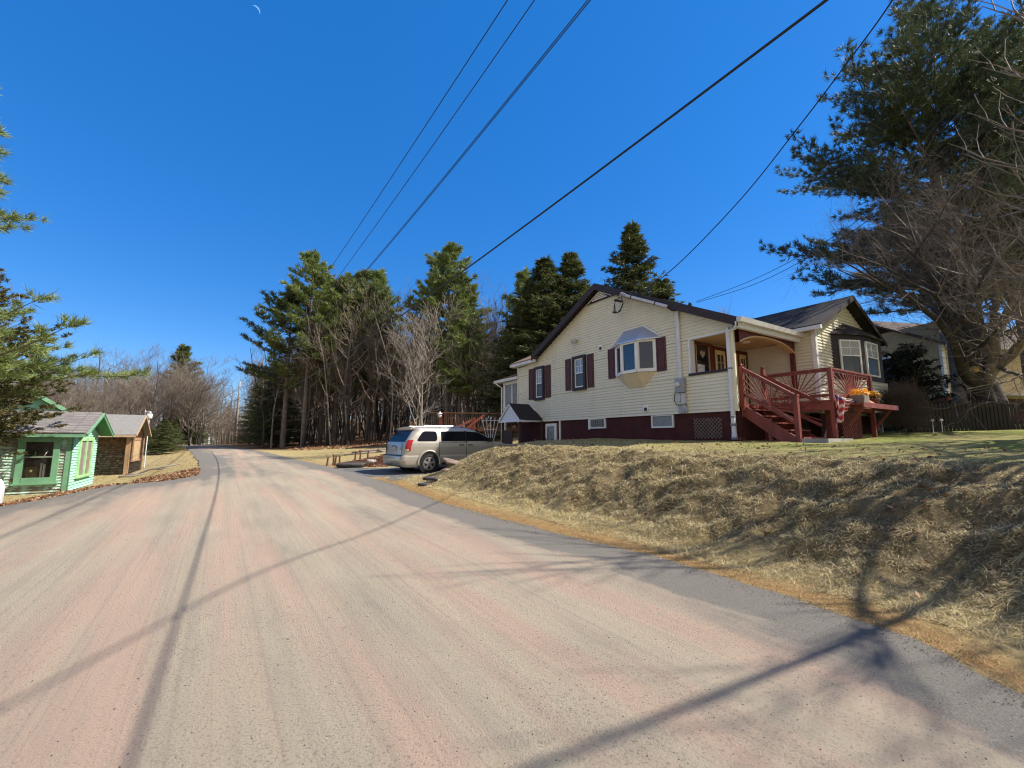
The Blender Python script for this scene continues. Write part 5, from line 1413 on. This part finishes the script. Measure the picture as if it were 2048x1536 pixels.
def T(p, u, Y, top, H, lab, rz=0., group=None, cat='tree', width=1., v=880):
    """tree whose top reaches image row `top` when seen at column u, distance Y"""
    x = px(u, Y, v); z = G(x, Y); ztop = 1.5 + (877-top)/860*Y*(1.0 + .00*Y)
    s = (ztop - z)/H
    return place(p, x, Y, s*width, rz, lab, cat, group, sz=s)
yard = bare_tree('bare_tree', 29, 11, .085, 4, (m_birch, m_birch), start=.10, up=.16, rmin=.008, kids=(4, 6), ratio=(.42, .66), ang=(.42, .80), wig=.08)
yard.name = 'yard_tree'
# right-hand wood: the trees one can tell apart
T(pineA, 606, 40, 497, 19, 'tallest white pine at the open corner of the wood, pale trunk in the sun', .4)
T(pineB, 566, 41, 575, 17, 'pine leaning its layered boughs out over the road side of the wood', .1, width=1.25)
T(pineC, 640, 43, 545, 15, 'slim pine tucked between the tallest pine and the rounded pines', 2.0)
T(pineA, 705, 45, 536, 19, 'rounded pine top under the telephone line, nearer the tallest pine', 3.1, width=1.1)
T(pineC, 742, 46, 532, 15, 'rounded pine under the telephone line, nearer the bare trees', 5.0, width=1.2)
T(pineA, 893, 40, 482, 19, 'broad sunlit pine rising behind the small bare yard tree', 2.2, width=1.18)
T(pineC, 935, 43, 560, 15, 'lower yellowish pine leaning against the broad sunlit pine', 1.0, width=1.2)
T(pineC, 668, 42, 552, 15, 'bushy pine filling the gap left of the rounded pines', 3.3, width=1.35)
T(pineA, 735, 43, 560, 19, 'wide pine standing in front of the rounded pines', 4.4, width=1.15)
T(pineB, 866, 42, 540, 17, 'pine shoulder against the broad sunlit pine on its road side', 5.2, width=1.05)
T(pineC, 918, 39, 600, 15, 'low pine shoulder against the broad sunlit pine on its house side', .7, width=1.3)
T(pineC, 1047, 39, 532, 15, 'small thin pine top between the grey bare tree and the dark spruce', 4.0)
T(spruceA, 1092, 33, 505, 16, 'dark pointed spruce beside the gable, nearer the wood', .0, width=2.0)
T(spruceB, 1148, 33.5, 492, 17, 'dark pointed spruce closest to the house gable', 1.2, width=1.7)
T(spruceA, 1040, 35, 620, 16, 'short dark spruce under the two pointed spruces', 2.2, width=2.3)
T(spruceB, 1062, 34, 548, 17, 'dark spruce on the road side of the two pointed spruces', 5.0, width=1.5)
T(spruceA, 1172, 34.5, 560, 16, 'dark spruce half hidden by the gable beside the pointed spruces', .9, width=1.9)
T(spruceB, 1120, 35.5, 560, 17, 'dense dark spruce standing between the two pointed spruces', 3.0, width=2.0)
T(spruceB, 1278, 29, 430, 17, 'cone shaped spruce standing behind the house roof', 2.5, width=1.65)
T(spruceA, 1338, 28, 545, 16, 'lower spruce beside the cone shaped spruce behind the roof', 3.5, width=1.7)
T(spruceA, 1395, 29, 597, 16, 'tiny spruce tip showing over the porch roof', 4.5, width=.5)
T(bareD, 1456, 26, 575, 12, 'thin bare sapling showing above the porch roof', 0., width=.7)
T(bareA, 800, 41, 546, 14, 'tall brown bare tree left of the broad sunlit pine', 1.0, width=1.0)
T(bareB, 988, 41, 538, 14, 'pale grey bare tree between the broad pine and the dark spruces', 2.0, width=1.0)
T(bareC, 770, 40, 575, 13, 'bare tree with forked limbs below the rounded pines', 2.6)
T(yard, 845, 26.5, 578, 11, 'small pale bare yard tree in front of the wood, above the minivan', .6, width=1.45)
T(spruceA, 514, 52, 742, 16, 'dark spruce behind the tall utility pole', 0., width=1.4)
T(spruceB, 540, 47, 725, 17, 'dark spruce at the road corner of the wood', 1.9, width=1.8)
T(spruceA, 560, 44, 760, 16, 'short dark spruce at the foot of the tallest pine', 2.9, width=2.4)
for i, (u, Y, top) in enumerate(((520, 52, 705), (548, 50, 690), (575, 54, 680), (498, 58, 740))):
    T((bareA, bareC, bareB)[i % 3], u, Y, top, (14, 13, 14)[i % 3], 'brown bare tree in the low clump between the utility pole and the tallest pine', i*1.3, 'bare trees at the road corner of the wood')
# the crowd of trunks in the wood
rng = np.random.default_rng(31)
GT = 'thin bare trunk standing among the many trunks of the wood beyond the lawn'
n_t = 0
prot = [(thinA, 15), (thinB, 14), (thinC, 13)]
for i in range(150):
    u = rng.uniform(520, 1075); Y = rng.uniform(37, 64)
    if u < 600 and Y < 40: continue
    p, H = prot[i % 3]; hh = rng.uniform(9.5, 14)
    x = px(u, Y); s = hh/H
    place(p, x, Y, s*rng.uniform(.9, 1.5), rng.uniform(0, 6.28), GT, 'tree', 'thin trunks of the wood', sz=s)
for i in range(64):
    u = rng.uniform(585, 1075); Y = rng.uniform(38.5, 66); p, H = [(bareA, 14), (bareB, 14), (bareC, 13)][i % 3]
    hh = rng.uniform(10, 14.5); s = hh/H
    place(p, px(u, Y), Y, s, rng.uniform(0, 6.28), 'bare branching tree deep in the wood beyond the lawn', 'tree', 'bare trees deep in the wood', sz=s)
for i in range(16):
    u = rng.uniform(600, 1180); Y = rng.uniform(58, 74); p, H = [(pineC, 15), (pineA, 19)][i % 2]
    hh = rng.uniform(12, 15.5); s = hh/H
    place(p, px(u, Y), Y, s*1.25, rng.uniform(0, 6.28), 'pine half hidden deep in the wood beyond the lawn', 'tree', 'pines deep in the wood', sz=s)
# left-hand wood beyond the sheds
for i in range(74):
    u = rng.uniform(-60, 405); Y = rng.uniform(36, 66) if u < 330 else rng.uniform(46, 70)
    p, H = [(bareA, 14), (bareB, 14), (bareC, 13), (bareD, 12), (thinB, 14)][i % 5]
    top = I(u, [-60, 150, 250, 340, 405], [715, 692, 688, 695, 735]) + rng.uniform(-12, 60)
    T(p, u, Y, top, H, 'grey brown bare tree in the wood beyond the sheds', rng.uniform(0, 6.28), 'bare trees beyond the sheds', width=1.25)
T(pineC, 352, 62, 690, 15, 'dark green pine topping the bare wood beyond the sheds', 1.0, width=1.2)
T(spruceA, 372, 60, 770, 16, 'small green pine at the road edge of the wood beyond the sheds', 0., width=1.8)
for i, (u, Y, top, w, lab) in enumerate(((326, 30, 838, 2.6, 'bright green young evergreen bush by the grass verge, the broadest'), (345, 33, 842, 2.2, 'bright green young evergreen bush beside the broadest one'), (388, 60, 838, 2.6, 'green bush at the road bend before the far pole'), (305, 31, 855, 2.4, 'low green bush nearest the cedar hut'))):
    o = T(spruceA, u, Y, top, 16, lab, i, None, 'bush', width=w)
for i in range(16):
    u = rng.uniform(405, 560); Y = rng.uniform(95, 130); p, H = [(bareA, 14), (bareC, 13)][i % 2]
    T(p, u, Y, I(u, [405, 440, 480, 560], [785, 805, 815, 780]) + rng.uniform(-8, 20), H, 'faint bare tree far beyond the crest of the road', rng.uniform(0, 6.28), 'far bare trees past the road crest', width=1.3)
for i, u in enumerate((452, 500)):
    T(spruceA, u, 118, 815, 16, ['far dark conifer left of the tall utility pole', 'far dark conifer right of the tall utility pole'][i], i, width=2.2)
# the far wood that reads as one mass
def wood_mass(name, u0, u1, Y0, Y1, hlo, hhi, nt_, seed, label):
    r = np.random.default_rng(seed); u = r.uniform(u0, u1, nt_); Y = r.uniform(Y0, Y1, nt_); X = np.array([px(a, b) for a, b in zip(u, Y)])
    Z = gz(X, Y); h = r.uniform(hlo, hhi, nt_); rad = r.uniform(.05, .16, nt_); top = np.stack([X + r.normal(0, .5, nt_), Y, Z + h], 1)
    S = [np.concatenate([np.stack([X, Y, Z - .5], 1), top, rad[:, None], rad[:, None]*.25], 1)]
    k = 26; f = r.uniform(.15, 1., (nt_, k)); bp = np.stack([X, Y, Z], 1)[:, None] + (top - np.stack([X, Y, Z], 1))[:, None]*f[..., None]
    d = r.normal(0, 1, (nt_, k, 3)); d[..., 2] = np.abs(d[..., 2])*.8 + .2; d /= np.linalg.norm(d, axis=2, keepdims=True); L = (r.uniform(.8, 2.6, (nt_, k))*(1.15 - f*.6))[..., None]
    e = bp + d*L; S.append(np.concatenate([bp, e, np.full((nt_, k, 1), .03), np.full((nt_, k, 1), .012)], 2).reshape(-1, 8))
    for q in range(3):
        m = bp + d*L*r.uniform(.3, .9, (nt_, k, 1)); d2 = d + r.normal(0, .6, d.shape); d2[..., 2] += .2; d2 /= np.linalg.norm(d2, axis=2, keepdims=True)
        S.append(np.concatenate([m, m + d2*L*.5, np.full((nt_, k, 1), .016), np.full((nt_, k, 1), .008)], 2).reshape(-1, 8))
    V, F = tubes_np(np.concatenate(S), 3); o = np_mesh(name, V, F, m_twig); return tag(o, label, 'wood', kind='stuff')
wood_mass('far_wood', 500, 1250, 62, 92, 8, 13, 620, 5, 'grey brown mass of the wood closing the view behind the trunks')
wood_mass('far_wood', -120, 470, 66, 100, 6, 11, 420, 6, 'grey brown mass of the wood beyond the sheds and the road crest')
# big bare tree behind the fence and near twiggy trees out to the side
big = bare_tree('bare_tree', 41, 11.5, .50, 5, (m_bark, m_twig), start=.16, kids=(5, 6), up=.06, ang=(.55, 1.15), ratio=(.48, .78), rmin=.006, wig=.15, fine=.74)
big.name = 'broad_tree'
old = [c for c in big.children if c.name.startswith('trunk')][0]
cen = np.empty(len(old.data.vertices)*3, np.float32); old.data.vertices.foreach_get('co', cen); cen = cen.reshape(-1, 9, 3).mean(1); cen = cen[np.argsort(cen[:, 2])]
bpy.data.objects.remove(old)
rgt = np.random.default_rng(4); kk, mm = 28, 60; V = []
for i in range(mm):
    z = -.3 + 7.0*i/(mm-1); cx, cy = float(np.interp(z, cen[:, 2], cen[:, 0])), float(np.interp(z, cen[:, 2], cen[:, 1])); rad = float(np.interp(z, [-.3, .2, .8, 2, 3, 5, 6.7], [.58, .52, .48, .44, .36, .24, .12]))
    for j in range(kk):
        th = 2*math.pi*j/kk; rr_ = rad*(1 + .10*math.sin(3*th + z*.6) + .06*math.sin(5*th - z*.4) + .16*float(vnoise(th*3.2 + 7, z*1.3)) + .13*float(vnoise(th*7.5, z*1.9 + 20)))
        V.append((cx + rr_*math.cos(th), cy + rr_*math.sin(th), z))
F = [(i*kk+j, i*kk+(j+1) % kk, (i+1)*kk+(j+1) % kk, (i+1)*kk+j) for i in range(mm-1) for j in range(kk)]
np_mesh('trunk', np.array(V), np.array(F), m_bark, big, True)
place(big, 17.7, 15.9, 1.0, 1.2, 'big spreading bare tree with a thick dark trunk behind the picket fence', 'tree')
# its great low limb
segs = []; tips = []; r2 = np.random.default_rng(8)
RZ_ = Matrix.Rotation(-1.2, 3, 'Z')
for (d, L, r, z0) in (((-.86, .05, .62), 5.5, .21, 1.6), ((-.75, -.2, .66), 6.0, .16, 2.2), ((-.5, .3, .8), 5.5, .15, 2.6)):
    grow(segs, tips, np.array([float(np.interp(z0, cen[:, 2], cen[:, 0])), float(np.interp(z0, cen[:, 2], cen[:, 1])), z0]), unit(np.array(RZ_ @ Vector(d))), L, r, 1, 5, r2, .04, (4, 6), .13, (.42, .7), (.5, 1.0), .007, .2)
S = np.array(segs)
S[:, 6:8] *= .66**np.maximum(S[:, 8:9]-2, 0)
V1, F1 = tubes_np(S[S[:, 8] < 3][:, :8], 7); V2, F2 = tubes_np(S[S[:, 8] >= 3][:, :8], 3)
F2 = np.concatenate([F2]); lo = np_mesh('limb', V1, F1, m_bark, big, True); lt = np_mesh('twigs', V2, F2, m_twig, big)
mb = MB(); mb.lathe((0, 0, 0), [(.14, -.25), (.13, .0), (.12, .04), (0, .045)], 14); o = mb.build('cut_scar', M('fresh_cut_wood', (.50, .30, .10), .8, .2, 9), big, True)
dl = Vector((-.889, .457, .12)); o.location = Vector((float(np.interp(2.15, cen[:, 2], cen[:, 0])), float(np.interp(2.15, cen[:, 2], cen[:, 1])), 2.15)) + dl*.47; o.rotation_euler = dl.to_track_quat('Z', 'Y').to_euler()
near1 = bare_tree('bare_tree', 51, 9.5, .20, 5, (m_bark, m_twig), start=.2, kids=(4, 5), up=.10, ang=(.45, 1.0), ratio=(.45, .75), rmin=.006, wig=.14, fine=.65)
near1.name = 'side_tree'
place(near1, 13.6, 9.2, 1.0, 2.0, 'bare tree at the lawn edge whose lit limbs reach in beside the deck', 'tree')
near2 = bare_tree('bare_tree', 52, 9.5, .25, 3, (m_bark, m_twig), start=.18, kids=(4, 5), up=.12, ang=(.4, .9), ratio=(.45, .75), rmin=.008, wig=.09, fine=1.1)
near2.name = 'bank_tree'  # out-of-view trees added, leaned so their limb shadows stripe the bank
for (x, y, s, rz, lab) in ((13.8, 10.9, 1.0, 0, 'leaning bare tree on the lawn edge throwing long limb shadows, nearest the fence'), (12.5, 9.3, .95, 0, 'leaning bare tree on the lawn edge throwing long limb shadows, second from the fence'), (11.0, 7.7, 1.05, 0, 'leaning bare tree on the bank throwing long limb shadows, third from the fence'), (9.9, 6.6, .85, 0, 'leaning bare tree on the bank throwing long limb shadows, lowest one')):
    place(near2, x, y, s, rz, lab, 'tree').rotation_euler = (R(26 + 3*math.sin(x*3)), R(5*math.sin(x*5)), 0)
ln_ = bare_tree('bare_tree', 54, 12, .058, 1, (m_bark, m_twig), start=.86, kids=(2, 3), ratio=(.14, .2), rmin=.010, wig=.03)
ln_.name = 'leaning_tree'  # unseen trunk added, its lean and girth set for the shadow it casts
place(ln_, 8.3, 5.75, 1.0, 0, 'bare trunk leaning from the bank out towards the road beside the camera', 'tree'); ln_.rotation_euler = (R(27), 0, 0)
# pines over the neighbour house
NTF = (19, .27, .032)
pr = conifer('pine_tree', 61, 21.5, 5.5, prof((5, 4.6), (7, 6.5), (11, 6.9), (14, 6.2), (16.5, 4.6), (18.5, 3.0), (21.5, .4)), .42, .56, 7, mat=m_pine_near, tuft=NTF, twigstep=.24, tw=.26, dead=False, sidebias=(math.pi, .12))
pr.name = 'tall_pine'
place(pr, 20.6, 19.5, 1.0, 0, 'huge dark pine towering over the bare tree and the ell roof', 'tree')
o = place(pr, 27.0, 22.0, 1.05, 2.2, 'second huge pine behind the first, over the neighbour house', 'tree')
# hanging conifers over the sheds
lp = conifer('pine_tree', 71, 10, 2.0, prof((2.0, 1.7), (2.55, 2.2), (2.9, 3.4), (3.3, 3.2), (3.6, .7), (6.0, .5), (6.2, 1.9), (6.5, 1.9), (6.8, .8), (10, .3)), .2, .30, 7, mat=m_pine, tuft=(30, .20, .018), twigstep=.12, tw=.26, dead=False, sidebias=(0, .15), elr=(-6, 10))
lp.name = 'side_pine'
place(lp, -12.55, 8.8, 1.0, 0, 'long needled pine whose boughs reach in over the mint shed', 'tree', dz=.25)
hl = conifer('hemlock_tree', 72, 6.2, .9, prof((.8, 2.2), (2.0, 2.7), (3.2, 2.4), (4.4, 1.6), (6.2, .3)), .14, .19, 9, 'spruce', m_hemlock, (14, .10, .028), .32, dead=False, twigstep=.08, sidebias=(0, .15), elr=(10, 32))
place(hl, -13.9, 9.7, .92, 0, 'short needled hemlock drooping over the shed roof, nearer the road', 'tree')
place(hl, -14.6, 10.9, 1.05, 2.6, 'short needled hemlock behind the first, above the cottage gable', 'tree')
sb = bare_tree('bare_shrub', 73, 6.5, .06, 5, (m_twig, m_twig), start=.08, kids=(4, 6), up=.12, ang=(.3, .7), ratio=(.5, .8), rmin=.004, wig=.08)
place(sb, -12.3, 9.3, 1.0, .5, 'twiggy bare shrub fanning up through the hemlock boughs', 'shrub')
# shrubs at the end of the ell
m_dtwig = M('dark_twig', (.10, .075, .06), .9, .4, 4)
bs_ = bare_tree('bare_shrub', 81, 2.2, .025, 4, (m_dtwig, m_dtwig), start=.02, kids=(6, 9), up=.1, ang=(.3, .9), ratio=(.6, .95), rmin=.004, wig=.15)
bs_.name = 'twiggy_shrub'
place(bs_, px(1815, 14.6), 14.6, 1.0, 0, 'tangled bare brown shrub at the end of the picket fence', 'shrub')
place(bs_, px(1795, 15.4), 15.4, 1.05, 2, 'tangled bare shrub tight against the bay skirt', 'shrub')
dk = conifer('evergreen_shrub', 82, 3.4, .3, prof((.2, 1.3), (1.5, 1.5), (2.8, 1.0), (3.4, .2)), .06, .22, 9, 'spruce', m_darkshrub, (8, .16, .05), .35, dead=False, twigstep=.14)
place(dk, px(1826, 17.2), 17.2, 1.0, 0, 'dark evergreen shrub below the navy windows of the neighbour house', 'shrub')
for p in (pineA, thinA): pass

# ------------------------------------------------------------------ grass, leaves, pebbles
def blades(name, X, Y, L, w, cols, lean, label, kind='stuff', mat=m_grass, zoff=0., seed=0, flat=.5):
    r = np.random.default_rng(seed); n = len(X)
    Z = gz(X, Y) + zoff
    th = r.uniform(0, 2*math.pi, n); tilt = r.uniform(flat*.4, flat*1.35, n)
    d = np.stack([np.cos(th)*np.sin(tilt) + lean[0], np.sin(th)*np.sin(tilt) + lean[1], np.cos(tilt)*.8], 1); d /= np.linalg.norm(d, axis=1, keepdims=True)
    l = (L*r.uniform(.5, 1.3, n))[:, None]; q = np.stack([-np.sin(th+.7), np.cos(th+.7), 0*th], 1)*(w*r.uniform(.6, 1.4, n))[:, None]
    P = np.stack([X, Y, Z - .01], 1)
    mid = P + d*l*.55; tip = P + d*l + np.stack([d[:, 0]*.35, d[:, 1]*.35, -.28 + 0*th], 1)*l
    V = np.stack([P - q, P + q, mid - q*.8, mid + q*.8, tip], 1).reshape(-1, 3)
    b = (np.arange(n)*5)[:, None]
    F = np.concatenate([b + [0, 1, 3], b + [0, 3, 2], b + [2, 3, 4]], 0)
    C = np.repeat(cols, 5, 0)
    o = np_mesh(name, V, F, mat, col=C)
    return tag(o, label, 'grass', kind=kind)
def scatter(n, nlo, nhi, tlo, thi, r): return xy_of(r.uniform(nlo, nhi, n), r.uniform(tlo, thi, n))
def pick(r, n, pal, wts, jit=.25):
    c = np.array(pal)[r.choice(len(pal), n, p=wts)]; return c*r.uniform(1-jit, 1+jit, (n, 1))
r = np.random.default_rng(90)
# bank
N = 520000
nb2 = 5.0 + 6.0*r.random(N)**1.25; tb = r.uniform(-3.5, 14.6, N)
X, Y = xy_of(nb2, tb)
dist = np.hypot(X, Y)
keep = (Y > .8) & (np.abs(X) < 1.3*Y + 1) & (r.random(N) < np.clip(7.5/dist, .25, 1)) & (vnoise(X*2.6, Y*2.6) + .35*vnoise(X*7, Y*7) > -.30 + .12*r.normal(0, 1, N))
X, Y = X[keep], Y[keep]; dist = dist[keep]; n_ = nb2[keep]
low = 1 - ss(7.3, 9.3, n_)
cl = np.clip(vnoise(X*2.1+5, Y*2.1) + .5, 0, 1)
cols = pick(r, len(X), [(.82, .71, .43), (.68, .57, .33), (.42, .32, .18), (.30, .31, .11), (.12, .085, .05)], [.30, .28, .20, .10, .12])
gr = pick(r, len(X), [(.30, .38, .08), (.42, .45, .13), (.56, .49, .22)], [.42, .36, .22])
gmix = (ss(.3, 1, (1-low))*ss(.5, 6, X)*.95)[:, None]
cols = np.where(r.random((len(X), 1)) < gmix, gr, cols)
blades('bank_grass', X, Y, (.04 + .055*low)*(.5 + 1.0*cl), .0022 + .0010*np.clip(dist-5, 0, 12)/3, cols, (-.16, -.11), 'matted tufts of dry straw coloured grass on the bank and lawn', seed=1, flat=1.35)
# verge
N = 60000
tv = r.uniform(-3, 14.5, N); nv = nR(tv) - .10 + .87*r.random(N)**1.15 + .05*r.normal(0, 1, N)
X, Y = xy_of(nv, tv); keep = Y > .8; X, Y = X[keep], Y[keep]
cols = pick(r, len(X), [(.50, .33, .16), (.44, .30, .13), (.36, .20, .09), (.30, .30, .08), (.55, .42, .22)], [.3, .25, .15, .12, .18])
blades('verge_grass', X, Y, .055 + 0*X, .0028 + 0*X, cols, (0, 0), 'low orange brown grass along the edge of the road', seed=2, flat=1.1)
# far lawn
N = 60000
X, Y = scatter(N, 4.0, 17, 18.6, 44, r); keep = (r.random(N) < np.clip(20/np.hypot(X, Y), .2, 1)) & ((nt_of(X, Y)[0] > nR(nt_of(X, Y)[1]) + .05))
X, Y = X[keep], Y[keep]
cols = pick(r, len(X), [(.62, .51, .25), (.54, .45, .20), (.44, .40, .15), (.66, .54, .29)], [.3, .3, .2, .2])
blades('lawn_grass', X, Y, .055 + 0*X, .010 + 0*X, cols, (0, 0), 'flat tan winter lawn before the wood', seed=3, flat=1.0)
# left verge grass
N = 40000
X, Y = scatter(N, -9, 0, 18.6, 50, r); tq = nt_of(X, Y); keep = tq[0] < nL(tq[1]) - .05
X, Y = X[keep], Y[keep]
cols = pick(r, len(X), [(.46, .32, .14), (.40, .29, .12), (.50, .38, .18), (.30, .18, .09)], [.3, .3, .25, .15])
blades('roadside_grass', X, Y, .06 + 0*X, .009 + 0*X, cols, (0, 0), 'orange tan dead grass beside the cedar hut', seed=4, flat=.9)
# leaves
def leaves(name, X, Y, s, pal, label, seed):
    r = np.random.default_rng(seed); n = len(X); Z = gz(X, Y) + r.uniform(.005, .05, n)
    a = r.normal(0, 1, (n, 3)); a[:, 2] *= .5; a /= np.linalg.norm(a, axis=1, keepdims=True); b = np.cross(a, r.normal(0, 1, (n, 3))); b /= np.linalg.norm(b, axis=1, keepdims=True)
    l = (s*r.uniform(.6, 1.4, n))[:, None]; P = np.stack([X, Y, Z], 1)
    V = np.stack([P - a*l, P + b*l*.45, P + a*l, P - b*l*.45], 1).reshape(-1, 3)
    o = np_mesh(name, V, np.arange(4*n).reshape(-1, 4), m_litter, col=np.repeat(pick(r, n, *pal), 4, 0)); tag(o, label, 'leaves', kind='stuff')
PAL = ([(.24, .115, .055), (.34, .19, .10), (.16, .07, .04), (.42, .30, .18)], [.35, .3, .2, .15])
tq = r.uniform(9, 21.5, 9000); nq = nL(tq) - 1.9*r.random(9000)**1.5 + .06
X, Y = xy_of(nq, tq); leaves('fallen_leaves', X, Y, .05, PAL, 'drift of brown fallen leaves between the sheds and the tarmac', 5)
a = r.uniform(0, 6.28, 5000); q = np.sqrt(r.random(5000)); X, Y = xy_of(7.0 + 2.7*q*np.cos(a), 20.5 + 1.8*q*np.sin(a)); leaves('bed_leaves', X, Y, .06, ([(.20, .085, .05), (.28, .14, .085), (.11, .05, .035)], [.4, .35, .25]), 'red brown dead leaves over the plant bed', 6)
X, Y = scatter(9000, 5, 30, 30, 48, r); k = Y > 33 + np.clip(-(X+14)*.35, -4, 12); leaves('forest_leaves', X[k], Y[k], .11, PAL, 'brown leaf litter on the floor of the wood', 7)
X, Y = scatter(1100, 5.3, 11, -2, 14, r); leaves('bank_leaves', X, Y, .035, PAL, 'scattered brown leaves caught in the bank grass', 8)
# pebbles and grit on the road
def pebbles(name, X, Y, s, pal, label, seed):
    r = np.random.default_rng(seed); n = len(X); t = nt_of(X, Y)[1]
    P = np.stack([X, Y, zr(t) + .012], 1); oct_ = np.array([(1, 0, 0), (0, 1, 0), (-1, 0, 0), (0, -1, 0), (0, 0, .7), (0, 0, -.3)])
    V = (P[:, None] + oct_[None]*(s*r.uniform(.4, 1.5, n)**1.5)[:, None, None]*r.uniform(.7, 1.3, (n, 6, 1))).reshape(-1, 3)
    f = np.array([(0, 1, 4), (1, 2, 4), (2, 3, 4), (3, 0, 4), (1, 0, 5), (2, 1, 5), (3, 2, 5), (0, 3, 5)])
    F = ((np.arange(n)*6)[:, None, None] + f[None]).reshape(-1, 3)
    o = np_mesh(name, V, F, m_litter, col=np.repeat(pick(r, n, *pal), 6, 0)); tag(o, label, 'grit', kind='stuff')
N = 24000
tq = -2 + 16*r.random(N)**1.6; nq = nR(tq) - .1 - 8*r.random(N)**1.2
X, Y = xy_of(nq, tq); k = (Y > 1.2) & (np.abs(X) < 1.25*Y+.5) & (nq > nL(tq)+.1)
ke = r.random(len(tq)) < .35; nq = np.where(ke, nR(tq) - np.abs(r.normal(0, .16, len(tq))), nq); X, Y = xy_of(nq, tq); k = (Y > 1.2) & (np.abs(X) < 1.25*Y+.5) & (nq > nL(tq)+.1)
pebbles('grit', X[k], Y[k], .0034, ([(.10, .085, .075), (.22, .18, .15), (.36, .30, .24), (.05, .045, .042)], [.35, .25, .2, .2]), 'loose dark grit and small stones scattered over the road', 12)

# ------------------------------------------------------------------ moon, sky, sun, camera
def moon():
    D_ = 600.; c = EYE + ray(511, 21)*D_; rr_ = 6.2; q = []
    right = np.array([1., 0, 0]); fw = ray(511, 21)/np.linalg.norm(ray(511, 21)); up = np.cross(right, fw)
    n = 18; rot = R(32)
    out = []
    for i in range(n+1):
        a = R(-78 + 156*i/n); out.append((math.cos(a), math.sin(a)))
    inn = []
    for i in range(n+1):
        a = R(78 - 156*i/n); inn.append((math.cos(a)*.66 + .02, math.sin(a)))
    pts = []
    for (x, y) in out + inn[1:-1]:
        X_ = x*math.cos(rot) - y*math.sin(rot); Y_ = x*math.sin(rot) + y*math.cos(rot); pts.append(tuple(c + right*X_*rr_ + up*Y_*rr_))
    return MB().slab(pts, tuple(fw*2.))
m_moon, nt, out = newmat('moon_glow'); g = NT(nt); e = g.n('ShaderNodeEmission'); e.inputs[0].default_value = (.20, .44, .85, 1); e.inputs[1].default_value = .85; g.l(e.outputs[0], out.inputs[0])
o = moon().build('moon', m_moon, None); tag(o, 'thin pale crescent moon high in the blue sky', 'moon')

SUN_AZ, SUN_EL = R(89), R(45.5)
w = bpy.data.worlds.new('World'); scn.world = w; w.use_nodes = True
nt = w.node_tree; nt.nodes.clear(); g = NT(nt)
sky = g.n('ShaderNodeTexSky', sky_type='NISHITA'); sky.sun_disc = False
sky.sun_elevation = SUN_EL; sky.sun_rotation = SUN_AZ; sky.altitude = 600; sky.air_density = 1.0; sky.dust_density = .15; sky.ozone_density = 3.0
hs = g.n('ShaderNodeHueSaturation'); hs.inputs['Saturation'].default_value = 1.36; hs.inputs['Value'].default_value = 1.15; hs.inputs['Hue'].default_value = .506
g.l(sky.outputs[0], hs.inputs['Color'])
# unseen white glow added to the sky behind the viewer as neutral fill light
tcw = g.n('ShaderNodeTexCoord').outputs['Generated']
sepw = g.n('ShaderNodeSeparateXYZ'); g.l(tcw, sepw.inputs[0])
cm = g.ramp(g.math('ADD', g.math('MULTIPLY', sepw.outputs[1], -.5), .5), [(.54, 0), (.76, 1)])
cl = g.math('MULTIPLY', cm, g.math('ADD', g.math('MULTIPLY', g.noise(tcw, 3.5, 5), .8), .35))
bg = g.n('ShaderNodeBackground'); bg.inputs[1].default_value = .115; g.l(g.mix(cl, g.mix(.45, hs.outputs[0], (.13, 1.25, 4.1)), (4.3, 3.75, 3.0)), bg.inputs[0])
ow = g.n('ShaderNodeOutputWorld'); g.l(bg.outputs[0], ow.inputs[0])
sl = bpy.data.lights.new('sun', 'SUN'); sl.energy = 5.0; sl.angle = R(.53); sl.color = (1, .93, .82)
so = link(bpy.data.objects.new('sun', sl))
dv = Vector((math.sin(SUN_AZ)*math.cos(SUN_EL), math.cos(SUN_AZ)*math.cos(SUN_EL), math.sin(SUN_EL)))
so.rotation_euler = dv.to_track_quat('Z', 'Y').to_euler()
cam = bpy.data.cameras.new('camera'); cam.sensor_width = 36; cam.lens = 36*860/2048; cam.clip_start = .05; cam.clip_end = 3000
co = link(bpy.data.objects.new('camera', cam)); co.location = (0, 0, 1.5)
co.rotation_euler = (R(90) + math.atan(109/860), 0, 0); scn.camera = co
scn.view_settings.view_transform = 'Standard'; scn.view_settings.look = 'None'; scn.view_settings.exposure = .66; scn.view_settings.gamma = 1
scn.cycles.max_bounces = 6; scn.cycles.transparent_max_bounces = 8
scn.cycles.use_denoising = True; scn.cycles.filter_width = 1.2
